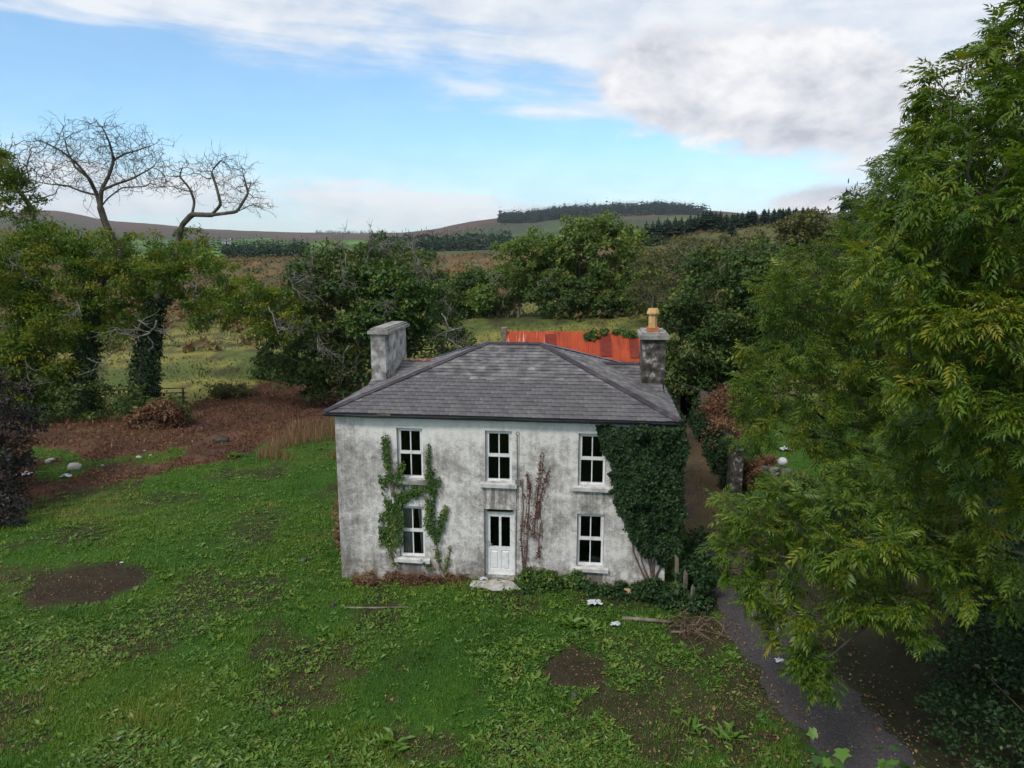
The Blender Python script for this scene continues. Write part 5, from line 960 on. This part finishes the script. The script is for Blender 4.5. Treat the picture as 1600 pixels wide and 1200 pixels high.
simple_stone('boulder', 'pale stone half hidden in lawn left of the house wall', 'stone', gp(475, 877), (.26, .2, .12), 'stone', 5)
simple_stone('boulder', 'small pale stone on the lawn near the bottom soil strip', 'stone', gp(897, 1088), (.17, .14, .10), 'stone', 6)
simple_stone('boulder', 'grey stone beside the thin timber edging on the lawn', 'stone', gp(521, 947), (.16, .13, .12), 'stone', 7)
simple_stone('boulder', 'scrap of pale rock among bracken right of the largest boulder', 'stone', gp(217, 716), (.35, .18, .14), 'pale_stone', 8)
for k, (px, py) in enumerate([(226, 705), (235, 712), (300, 690), (160, 728), (275, 693)]): simple_stone('pebble', 'small light stone scattered in the brown bracken', 'stone', gp(px, py), (.16, .12, .07), 'pale_stone', 20+k, 'small stones in the bracken')
def litter(label, px, py, s, seed, group=None):
    r = np.random.default_rng(seed); n = 7; V = []
    for i in range(n):
        for j in range(n): x, y = (i/(n-1)-.5)*s*1.5, (j/(n-1)-.5)*s; V.append((x+s*.12*r.normal(), y+s*.12*r.normal(), .03+s*.35*r.random()*(1-abs(i-3)/4)))
    i = np.arange(n-1)[:, None]*n; j = np.arange(n-1)[None]; F = np.stack([i+j, i+n+j, i+n+j+1, i+j+1], -1).reshape(-1, 4); V = np.array(V); o = obj('litter', mesh_from('litter', np.concatenate([V, V-[0, 0, .004]]), [F, F[:, ::-1]+len(V)]), M['litter']); x, y = gp(px, py); o.location = gpt(x, y, .04); tag(o, label, 'litter', group)
litter('crumpled white paper on the grass below the right windows', 930, 946, .26, 1); litter('smaller white scrap beside the fallen timber pole', 962, 979, .16, 2); litter('white scrap lying on the doorstep', 756, 908, .14, 3)
litter('white plastic sheet by the copper-tinged shrub', 36, 744, .45, 4); litter('white wrapper below the largest bracken boulder', 104, 746, .3, 5); litter('tiny white scrap in the round soil patch', 190, 882, .07, 6); litter('white sack on the green beyond the stone wall', 1228, 704, .38, 7); litter('white scrap lying on the dark lane', 1218, 1036, .13, 8)
def ball():
    bpy_m = MB(); k, n = 18, 12; V = []; r = np.random.default_rng(2)
    for i in range(n):
        th = PI*i/(n-1)
        for j in range(k): q = 1+.03*r.normal(); V.append((.19*q*math.sin(th)*math.cos(2*PI*j/k), .19*q*math.sin(th)*math.sin(2*PI*j/k), .18*math.cos(th)))
    i = np.arange(n-1)[:, None]*k; j = np.arange(k)[None]; F = np.stack([i+j, i+k+j, i+k+(j+1) % k, i+(j+1) % k], -1).reshape(-1, 4); o = obj('white_ball', mesh_from('white_ball', np.array(V), F, smooth=True), M['litter']); o.location = (11.05, 27.95, float(gz(11.05, 27.95))+1.15); tag(o, 'round white ball resting on the dry-stone wall', 'ball')
ball()
def timber():
    def pole(name, label, a, b, rad, mat='old_timber', cat='pole'):
        p = np.array([gpt(*a, rad), gpt((a[0]+b[0])/2, (a[1]+b[1])/2, rad+.01), gpt(*b, rad)]); o0 = p[0].copy(); mb = MB(); mb.tube(p-o0, [rad, rad*.95, rad*.85], 7); o = mb.build(name, M[mat], smooth=True); o.location = o0; tag(o, label, cat)
    pole('fallen_pole', 'weathered pole lying on the ground below the ivy', gp(972, 969), gp(1048, 975), .055); pole('edging_board', 'thin weathered timber strip lying across the lawn', gp(540, 951), gp(640, 950), .028); pole('fallen_branch', 'thin pale branch on the ground below the fallen pole', gp(1048, 989), gp(1068, 990), .03)
    for k, (u, v, h, lb) in enumerate([(10.02, -.5, 1.25, 'tall split timber post beside the ivy at the house corner'), (10.2, -.85, 1.0, 'middle rotten timber post at the house corner'), (10.3, -1.35, .85, 'shortest timber post, nearest the brush pile')]):
        p = hw(u, v, 0); g = gpt(p[0], p[1], -.1); mb = MB(); mb.box((-.05, -.03, 0), (.05, .03, h), .5); mb.add([(-.05, -.03, h), (.05, -.03, h), (.05, .03, h), (-.05, .03, h), (-.04, 0, h+.14)], [(0, 1, 4), (1, 2, 4), (2, 3, 4), (3, 0, 4)]); o = mb.build('timber_post', M['old_timber']); o.location = g; o.rotation_euler = (.04*k, -.05, .3*k); tag(o, lb, 'post')
    r = np.random.default_rng(5); c = gpt(*gp(1085, 985)); mb = MB()
    for k in range(70):
        a = r.normal(size=3)*[.35, .35, .1]+[0, 0, .2]; d = unit(r.normal(size=3)*[1, 1, .45]); l = .3+.5*r.random(); b = a+d*l; a[2] = abs(a[2])*.7; b[2] = abs(b[2])*.7+.02; mb.tube([a, (a+b)/2+r.normal(size=3)*.05, b], [.008, .007, .004], 4, float(r.random()))
    o = mb.build('brush_pile', M['twig']); o.location = c; tag(o, 'heap of reddish cut twigs below the timber posts', 'brush pile', kind='thing')
timber()
def outbuilding():
    t = thing('stone_outbuilding', 'dark low stone outbuilding with open doorway at the lane end', 'outbuilding', tuple(gpt(10.0, 40.2, -.2)), -.12); mb = MB(); H = 2.9
    mb.box((-1.6, 0, 0), (-.25, .5, H)); mb.box((.75, 0, 0), (3.2, .5, H)); mb.box((-.25, .01, 2.35), (.75, .49, H-.002)); mb.box((-1.6, .5, 0), (-1.1, 4, H-.01)); mb.box((2.7, .5, 0), (3.2, 4, H-.01)); mb.box((-1.1, 3.5, 0), (2.7, 4, H-.02)); mb.build('wall', M['stone'], t)
    mb = MB(); mb.box((-.5, -.06, 2.15), (1.0, .2, 2.36)); mb.build('lintel', M['old_cement'], t); mb = MB(); mb.box((-1.8, -.2, H+.002), (3.4, 4.2, H+.15)); mb.build('roof', M['dark_room'], t)
outbuilding()
def wire():
    a = hw(HW_+.1, 4.2, 5.85); b = at(1150, 622, 33); mb = MB(); P = []
    for k in range(16): t_ = k/15; p = a+(b-a)*t_; p[2] -= .35*4*t_*(1-t_)*.4; P.append(p-a)
    mb.tube(P, .012, 4); o = mb.build('overhead_wire', M['cable']); o.location = a; tag(o, 'thin overhead wire from the dark chimney to the trees', 'wire')
wire()
def rail_fence():
    t = thing('field_fence', 'low timber rail fence in pasture between the ash trunks', 'fence', tuple(gpt(-28.5, 47.5))); o0 = np.array(t.location)
    for k in range(4): p = gpt(-29+k*2.1, 47.5+k*.2, -.1)-o0; mb = MB(); mb.box((p[0]-.06, p[1]-.05, p[2]), (p[0]+.06, p[1]+.05, p[2]+1.25)); mb.build('post', M['old_timber'], t)
    for z in (.45, .8, 1.12): mb = MB(); mb.tube([gpt(-29.2, 47.4, z)-o0, gpt(-26, 47.75, z)-o0, gpt(-22.5, 48.1, z)-o0], .045, 5); mb.build('rail', M['old_timber'], t)
rail_fence()

# ------------------------------------------------------------------ sapling below the camera
def sycamore_sapling():
    r = np.random.default_rng(31); base = gpt(2.75, 4.9, -.1); t = thing('sycamore_sapling', 'tall sapling with broad lobed leaves at the bottom picture edge', 'tree', tuple(base)); mb = MB(); tips = [at(1290, 1180, 4.6), at(1385, 1192, 4.4), at(1440, 1215, 4.3), at(1345, 1240, 4.4)]
    m = a3([2.7, 4.8, 4.6]); mb.tube([a3([0, 0, 0.]), (m-base)*.5+[.05, 0, 0], m-base], [.06, .045, .03], 7)
    for q in tips: mb.tube([m-base, (m+q)/2-base+[0, 0, -.15], q-base], [.022, .014, .007], 5)
    mb.build('trunk', M['bark'], t, smooth=True)
    lob = [(0, 0), (.22, -.06), (.50, .10), (.36, .30), (.62, .56), (.34, .60), (.20, .72), (0, 1.05)]; P2 = [(x, y, .05*abs(x)-.1*y*y) for x, y in lob]+[(-x, y, .05*abs(x)-.1*y*y) for x, y in lob[1:-1][::-1]]; n = len(P2); V = [(0, .42, .02)]+P2; F = np.array([(0, 1+k, 1+(k+1) % n) for k in range(n)]); me = []
    for q in range(3):
        mm = mesh_from('leaf', np.array(V), F, {'tint': np.full(n+1, [.0, .2, .45][q])}); mm.materials.append(M['weed']); me.append(mm)
    for c in tips:
        for k in range(13):
            o = bpy.data.objects.new('leaf', me[r.integers(3)]); COL.objects.link(o); o.parent = t; o.location = c-base+r.normal(size=3)*[.07, .07, .06]+[0, 0, -.04*k/13]; s_ = .085*(.7+.6*r.random()); o.scale = (s_, s_, s_); o.rotation_euler = (r.normal()*.45, r.normal()*.45, r.random()*6.28)
sycamore_sapling()

# ------------------------------------------------------------------ grass and weeds
def scatter(n, x0, x1, y0, y1, r): return x0+(x1-x0)*r.random(n), y0+(y1-y0)*r.random(n)
def in_house(x, y): u = (x-HX)*hc+(y-HY)*hs; v = -(x-HX)*hs+(y-HY)*hc; return (u > -.05) & (u < HW_+.05) & (v > -.04) & (v < HD)
def build_grass():
    r = np.random.default_rng(71); n = 900000; yy = 11.2/(1-r.random(n)*(1-11.2/46)); xx = (r.random(n)*2-1)*yy*.9; keep = (xx < 7.5) | (yy > 29); soil, br = masks(xx, yy); px, py = xx, yy
    dens = (1-soil)**1.6*np.where(br, .10, 1); keep &= (r.random(n) < dens*(.45+.55*(fbm(xx, yy, .8, 3) > .42))) & ~in_house(xx, yy) & (lane_d(xx, yy) > .85+.3*r.random(n)); xx, yy = xx[keep], yy[keep]; n = len(xx); keep = np.arange(n) < 260000; xx, yy = xx[keep], yy[keep]; n = len(xx)
    rr = np.hypot(xx, yy); h = (.035+.05*r.random(n)*(.2+1.0*fbm(xx, yy, .5, 3))+.10*r.random(n)*sstep(.58, .72, fbm(xx+3, yy+8, 1.3, 3)))*(.8+rr/60); w = .0085*(.6+rr/24); a = r.random(n)*2*PI; lean = .5+.6*r.random(n); z = gz(xx, yy)-.01
    B0 = np.stack([xx, yy, z], -1); side = np.stack([np.cos(a), np.sin(a), 0*a], -1)*w[:, None]; fw = np.stack([-np.sin(a), np.cos(a), 0*a], -1)*(h*lean)[:, None]; tip = B0+fw+np.array([0, 0, 1.])*h[:, None]
    V = np.stack([B0-side, B0+side, tip], 1).reshape(-1, 3); F = np.arange(3*n).reshape(-1, 3); dry = fbm(xx+50, yy, .35, 4); tint = np.clip(-.05+.95*fbm(xx, yy, .45, 4)+.32*r.random(n)-.06+1.3*np.clip(dry-.55, 0, 1), 0, 1)
    o = obj('grass', mesh_from('grass', V, F, {'tint': np.repeat(tint, 3)}), M['grass'], kind='stuff'); tag(o, 'short uneven green grass of the lawn around the house', 'grass', kind='stuff')
    # broad-leaved weeds in the turf
    n = 41000; yy = 11.4/(1-r.random(n)*(1-11.4/40)); xx = (r.random(n)*2-1)*yy*.88; soil, br = masks(xx, yy); f = fbm(xx+11, yy+5, .42, 4); pr = sstep(.44, .56, f)*.85+.08+.8*np.exp(-((xx+9)/3.5)**2-((yy-22)/4.5)**2)+.6*np.exp(-((xx-2.5)/2)**2-((yy-16.5)/1.5)**2)
    keep = (r.random(n) < pr) & ~br & (soil < .75) & ~in_house(xx, yy) & (lane_d(xx, yy) > 1.2) & (xx < 7); xx, yy = xx[keep], yy[keep]; m = len(xx); k = 6; xs = np.repeat(xx, k)+r.normal(size=m*k)*.05; ys = np.repeat(yy, k)+r.normal(size=m*k)*.05; n = m*k; a = r.random(n)*2*PI
    A = np.stack([np.cos(a), np.sin(a), .35+.5*r.random(n)], -1); Nn = np.array([0, 0, 1.])+r.normal(size=(n, 3))*.25; sz = np.repeat(.055+.085*r.random(m)**2.5, k)*np.exp(r.normal(size=n)*.2)
    T = np.array([(0, 0, 0), (-.23, .5, .05), (0, 1, -.12), (.23, .5, .05)]); V, F = inst(T, np.array([(0, 3, 2, 1)]), frames(A, Nn), np.stack([xs, ys, gz(xs, ys)+.012], -1), sz)
    o = obj('weeds', mesh_from('weeds', V, F, {'tint': np.repeat(np.clip(np.repeat(.05+.8*r.random(m), k)+.2*r.random(n), 0, 1), 4)}), M['weed'], kind='stuff'); tag(o, 'low broad-leaved weeds spreading in patches through the lawn', 'weeds', kind='stuff')
build_grass()
def dock(label, px, py, s, n, seed):
    r = np.random.default_rng(seed); x, y = gp(px, py); base = gpt(x, y); t = thing('dock_plant', label, 'plant', tuple(base)); T = np.array([(0, 0, 0), (-.13, .3, .05), (-.16, .62, .02), (0, 1, -.18), (.16, .62, .02), (.13, .3, .05)]); me = mesh_from('leaf', T, np.array([(0, 5, 4, 3), (0, 3, 2, 1)]), {'tint': np.full(6, .55)}); me.materials.append(M['weed'])
    for k in range(n):
        o = bpy.data.objects.new('leaf', me); COL.objects.link(o); o.parent = t; q = s*(.7+.5*r.random()); o.scale = (q, q, q); o.rotation_euler = (.35+.5*r.random(), r.normal()*.2, 2.4*k+r.normal()*.2); o.location = r.normal(size=3)*[.1*s/.3, .1*s/.3, 0]+[0, 0, .02]
dock('large leafy dock clump in the lawn below the right windows', 895, 978, .34, 24, 1); dock('dock clump right of the largest dock clump', 925, 985, .28, 18, 2); dock('dock clump at the bottom edge of the lawn', 610, 1165, .30, 24, 3); dock('dock rosette beside the lane at lower right', 1140, 1155, .32, 18, 4); dock('dock rosette left of the bare soil by the lane', 1085, 1140, .24, 14, 5); dock('dock clump in the lawn left of the edging strip', 505, 990, .22, 14, 6); dock('leafy dock at the far end of lawn near bracken', 365, 715, .42, 20, 7); dock('dock clump beside the round soil patch', 262, 905, .26, 16, 8)
def bracken_litter():
    r = np.random.default_rng(81); n = 70000; x, y = scatter(n, -33, -7, 26, 58, r); soil, br = masks(x, y); keep = br & (np.hypot(x, y) < 63) & (r.random(n) < .3+.7*(fbm(x, y, .5, 3) > .45)); x, y = x[keep], y[keep]; n = len(x); P = np.stack([x, y, gz(x, y)+.02+.1*r.random(n)**2], -1)
    V, F, T = leaves_at(P, np.tile([0, 0, 1.], (n, 1)), .16, r, np.clip(.1+.5*fbm(x, y, .3, 3)+.4*r.random(n)**2, 0, 1)*.85, LANCE, LEAF_F, 0, .2, 1.0); o = obj('dead_bracken', mesh_from('dead_bracken', V, F, {'tint': T}), M['dead_grass'], kind='stuff'); tag(o, 'flattened brown dead bracken and cut brush beyond the lawn', 'bracken', kind='stuff')
    n = 5000; x, y = scatter(n, -12.5, -6.5, 33, 40, r); keep = fbm(x, y, .4, 3) > .47; x, y = x[keep], y[keep]; n = len(x); a = r.random(n)*6.28; h = .35+.45*r.random(n); B0 = np.stack([x, y, gz(x, y)], -1); sd_ = np.stack([np.cos(a), np.sin(a), 0*a], -1)*.012; tp = B0+np.stack([-np.sin(a)*.35*h, np.cos(a)*.35*h, h], -1)
    V = np.stack([B0-sd_, B0+sd_, tp], 1).reshape(-1, 3); o = obj('dry_grass', mesh_from('dry_grass', V, np.arange(3*n).reshape(-1, 3), {'tint': np.repeat(.5+.5*r.random(n), 3)}), M['dead_grass'], kind='stuff'); tag(o, 'tall straw-coloured dry grass where lawn meets bracken', 'grass', kind='stuff')
    n = 42000; th = (r.random(n)-.5)*1.5; rr = 46+64*r.random(n)**1.3; x, y = rr*np.sin(th), rr*np.cos(th); keep = (fbm(x, y, .15, 4) > .42) & ~masks(x, y)[1] & (lane_d(x, y) > 1.5); x, y = x[keep], y[keep]; n = len(x); P = np.stack([x, y, gz(x, y)+.02+.25*r.random(n)**2], -1); V, F, T = leaves_at(P, np.tile([0, 0, 1.], (n, 1)), .26, r, np.clip(.1+.7*fbm(x, y, .2, 3)+.3*r.normal(size=n)*.5, 0, 1), LANCE, LEAF_F, -.8, .2, 1.0)
    o = obj('pasture_grass', mesh_from('pasture_grass', V, F, {'tint': T}), M['olive_leaf'], kind='stuff'); tag(o, 'rough rushy pasture grass behind the house', 'grass', kind='stuff')
bracken_litter()
def lane_leaves():
    r = np.random.default_rng(91); n = 7000; t_ = r.random(n)*(len(LANE)-1); k = np.arange(len(LANE)); x = np.interp(t_, k, LANE[:, 0])+r.normal(size=n)*1.2; y = np.interp(t_, k, LANE[:, 1])+r.normal(size=n)*.5; keep = (lane_d(x, y) > .45+.6*r.random(n)) | (y > 20); x, y = x[keep], y[keep]; keep = ~in_house(x, y); x, y = x[keep], y[keep]; n = len(x); P = np.stack([x, y, gz(x, y)+.045], -1)
    V, F, T = leaves_at(P, np.tile([0, 0, 1.], (n, 1)), .06, r, r.random(n), LEAF, LEAF_F, 0, 1.0, .4); o = obj('fallen_leaves', mesh_from('fallen_leaves', V, F, {'tint': T}), M['dead_grass'], kind='stuff'); tag(o, 'brown fallen leaves strewn along the lane edges', 'leaves', kind='stuff')
lane_leaves()
def lane_chips():
    r = np.random.default_rng(97); n = 3600; t_ = r.random(n)*(len(LANE)-3); k = np.arange(len(LANE)); x = np.interp(t_, k, LANE[:, 0])+r.normal(size=n)*.6; y = np.interp(t_, k, LANE[:, 1])+r.normal(size=n)*.4; P = np.stack([x, y, gz(x, y)+.035], -1); T = np.array([(-.5, -.4, 0), (.5, -.5, 0), (.45, .5, 0), (-.4, .45, 0), (.05, 0, .5)]); F4 = np.array([(0, 1, 4), (1, 2, 4), (2, 3, 4), (3, 0, 4)])
    a = r.random(n)*6.28; A = np.stack([np.cos(a), np.sin(a), 0*a], -1); V, F = inst(T, F4, frames(A, np.tile([0, 0, 1.], (n, 1))), P, .018+.03*r.random(n)**3); o = obj('stone_chips', mesh_from('stone_chips', V, F, {'tint': np.repeat(r.random(n), 5)}), M['stone'], kind='stuff'); tag(o, 'loose grey stone chips on the lane surface', 'gravel', kind='stuff')
lane_chips()
def soil_crumbs():
    r = np.random.default_rng(95); n = 60000; y = 11.4/(1-r.random(n)*(1-11.4/34)); x = (r.random(n)*2-1)*y*.85; soil, br = masks(x, y); keep = (soil > .25) & ~br & ~in_house(x, y) & (lane_d(x, y) > 1.1) & (x < 8.5); x, y = x[keep], y[keep]; n = len(x); P = np.stack([x, y, gz(x, y)+.012], -1)
    V, F, T = leaves_at(P, np.tile([0, 0, 1.], (n, 1)), .045, r, r.random(n)**1.6, LEAF, LEAF_F, 0, .5, .8); o = obj('ground_litter', mesh_from('ground_litter', V, F, {'tint': T}), M['dead_grass'], kind='stuff'); tag(o, 'dead leaf and twig crumbs on the bare soil patches', 'litter', kind='stuff')
soil_crumbs()

# ------------------------------------------------------------------ far scrub, conifers, cottages
def scrub():
    r = np.random.default_rng(101); n = 5200; th = -.72+1.44*r.random(n); rr = 75+260*r.random(n)**1.5; x, y = rr*np.sin(th), rr*np.cos(th); px = 800+FPX*np.tan(th); dens = np.where(px > 980, .95, np.where(rr > 100, .8, .10)); keep = (r.random(n) < dens*(.3+.7*(fbm(x, y, .03, 4) > .45))); x, y = x[keep], y[keep]; rr = rr[keep]; n = len(x)
    C = np.stack([x, y, gz(x, y)+.35], -1); rad = (.5+.9*r.random(n)**2)*(.8+rr/260); base = np.clip(fbm(x, y, .045, 3)*1.3-.15+.2*r.normal(size=n)-.25*(x/np.maximum(y, 1) > .12), 0, 1); V, F, T = clumps(C, rad, 18, .60, r, LEAF, LEAF_F, .75, base=base, low=-.1); o = obj('scrub', mesh_from('scrub', V, F, {'tint': T}), M['scrub_leaf'], kind='stuff'); tag(o, 'brown and olive scrub covering the slopes beyond the pasture', 'scrub', kind='stuff')
scrub()
def conifer_mesh(seed, layers=9, k=9):
    r = np.random.default_rng(seed); V = []; F = []
    for i in range(layers):
        t = i/(layers-1); z = .12+.80*t; rad = .24*(1-t)**.8+.015
        for j in range(k):
            a = 2*PI*(j+.5*(i % 2))/k+r.normal()*.15; q = rad*(1+.3*r.normal()*.6); b = len(V); d = np.array([math.cos(a), math.sin(a), 0]); s_ = np.array([-d[1], d[0], 0]); V += [np.array([0, 0, z+.09]), d*q*.6-s_*q*.38+[0, 0, z+.01], d*q+[0, 0, z-.05], d*q*.6+s_*q*.38+[0, 0, z+.01]]; F.append((b, b+1, b+2, b+3))
    b = len(V); V += [np.array([-.012, 0, .9]), np.array([.012, 0, .9]), np.array([0, .01, 1.03])]; return np.array(V), np.array(F)
def conifers():
    r = np.random.default_rng(111); base = []
    for s_ in range(4):
        V, F = conifer_mesh(s_); me = mesh_from('crown', V, F, {'tint': np.repeat(np.clip(.4+.3*r.normal(size=len(F)), 0, 1), 4).tolist()+[.5]*(len(V)-4*len(F))}); me.materials.append(M['conifer']); mb = MB(); mb.tube([(0, 0, -.03), (0, 0, .5), (0, 0, .9)], [.02, .014, .004], 5); tm = mb.mesh('trunk'); tm.materials.append(M['bark']); base.append((me, tm))
    xs = np.sort(np.concatenate([np.linspace(1008, 1255, 40)+r.normal(size=40)*3, np.linspace(1020, 1240, 22)+r.normal(size=22)*4]))
    for k, px in enumerate(xs):
        Y = 235+r.normal()*12; p = at(px, 360, Y); z = float(gz(p[0], p[1])); ytop = np.interp(px, [1005, 1030, 1075, 1110, 1125, 1145, 1190, 1230, 1256], [346, 340, 336, 326, 330, 338, 333, 322, 326])+abs(r.normal())*7-3; top = at(px, ytop, Y)[2]; h = max(5.0, top-z)
        t = thing('spruce_tree', 'dark spruce in the shelter belt on the near skyline right of centre', 'tree', (p[0], p[1], z), r.random()*6, 'spruces of the skyline shelter belt'); me, tm = base[r.integers(4)]; w = min(h, 12)*(.9+.5*r.random())*1.6
        for nm, m_ in (('crown', me), ('trunk', tm)): o = bpy.data.objects.new(nm, m_); COL.objects.link(o); o.parent = t; o.scale = (w, w, h)
    def wood(name, label, n, gen, hh, seed, mat):
        r = np.random.default_rng(seed); P = gen(n, r); n = len(P); V0, F0 = conifer_mesh(seed, 4, 5); a = r.random(n)*6.28; c, s_ = np.cos(a), np.sin(a); R = np.zeros((n, 3, 3)); R[:, 0, 0] = c; R[:, 0, 1] = -s_; R[:, 1, 0] = s_; R[:, 1, 1] = c; R[:, 2, 2] = 1; h = hh*np.exp(r.normal(size=n)*.18); R[:, :, :2] *= 1.25; V, F = inst(V0, F0, R, P, h); o = obj(name, mesh_from(name, V, F, {'tint': np.repeat(r.random(n), len(V0))}), M[mat], kind='stuff'); tag(o, label, 'wood', kind='stuff')
    def ridge(n, r):
        th = np.arctan((780+r.random(n)*320-800)/FPX); rr = 1330+430*r.random(n)**.7; x, y = rr*np.sin(th), rr*np.cos(th); px = 800+FPX*np.tan(th); gap = (px > 905) & (px < 1000) & (r.random(n) < .35); lowcut = (rr < 1540) & (px > 900) & (r.random(n) < .4); gap = gap | lowcut; thin = (px > 1050) & (r.random(n) < (px-1050)/55); k = ~gap & ~thin; x, y = x[k], y[k]; return np.stack([x, y, gz(x, y)-1], -1)
    wood('conifer_wood', 'dark conifer plantation crowning the far hilltop', 3800, ridge, 17, 121, 'far_conifer')
    def band(pa, pb, ra, rb):
        def f(n, r): th = np.arctan((pa+(pb-pa)*r.random(n)-800)/FPX); rr = ra+(rb-ra)*r.random(n); x, y = rr*np.sin(th), rr*np.cos(th); return np.stack([x, y, gz(x, y)-.5], -1)
        return f
    wood('conifer_wood', 'dark conifer block in the valley beyond the left pasture', 420, band(355, 490, 330, 385), 6.5, 122, 'conifer'); wood('conifer_wood', 'conifer belt below the brown hill at the centre', 520, band(585, 800, 420, 520), 10, 123, 'conifer'); wood('conifer_wood', 'thin conifer line on the low far ridge', 200, band(500, 610, 2500, 2750), 11, 124, 'far_conifer'); wood('conifer_wood', 'dark woodland behind the nearest ash on the right slope', 260, band(1300, 1700, 170, 260), 9, 125, 'conifer')
    wood('conifer_wood', 'scattered hedgerow trees between the valley fields', 240, band(250, 480, 480, 1000), 8, 126, 'conifer')
conifers()
def cottage(label, px, py, Y, w, rz):
    p = at(px, py, Y); t = thing('cottage', label, 'house', (p[0], p[1], float(gz(p[0], p[1]))-.3), rz); h = w*.32; d = w*.5; mb = MB(); mb.box((-w/2, -d/2, 0), (w/2, d/2, h)); mb.add([(-w/2, -d/2, h), (-w/2, d/2, h), (-w/2, 0, h*1.7)], [(0, 2, 1)]); mb.add([(w/2, -d/2, h), (w/2, d/2, h), (w/2, 0, h*1.7)], [(0, 1, 2)]); mb.build('wall', M['white_wall'], t)
    mb = MB(); e_ = w*.03; mb.add([(-w/2-e_, -d/2-e_, h-.1), (w/2+e_, -d/2-e_, h-.1), (w/2+e_, 0, h*1.75), (-w/2-e_, 0, h*1.75), (w/2+e_, d/2+e_, h-.1), (-w/2-e_, d/2+e_, h-.1)], [(0, 1, 2, 3), (3, 2, 4, 5)]); rf = mb.build('roof', M['grey_roof'], t); mb = MB(); mb.box((w*.4, -.4, h*1.4), (w*.46, .4, h*2.1)); mb.build('chimney', M['white_wall'], rf)
    for k in (-.3, 0, .3): mb = MB(); mb.box((k*w-.5, -d/2-.05, h*.35), (k*w+.5, -d/2+.02, h*.75)); mb.build('window' if k else 'door', M['gutter'], t)
cottage('white cottage among the far valley fields left of centre', 354, 381, 800, 10, .3); 

def haze():
    m, g, out = new_mat('haze_air'); v = g.node('ShaderNodeVolumePrincipled'); v.inputs['Color'].default_value = (.86, .92, 1.0, 1); v.inputs['Density'].default_value = 6e-5; v.inputs['Anisotropy'].default_value = .2; g.l.new(v.outputs[0], out.inputs['Volume'])
    mb = MB(); mb.box((-9200, -9200, -120), (9200, 9200, 330)); o = mb.build('haze', m, kind='stuff'); tag(o, 'thin pale air that fades the far hills slightly', 'haze', kind='stuff')
haze()
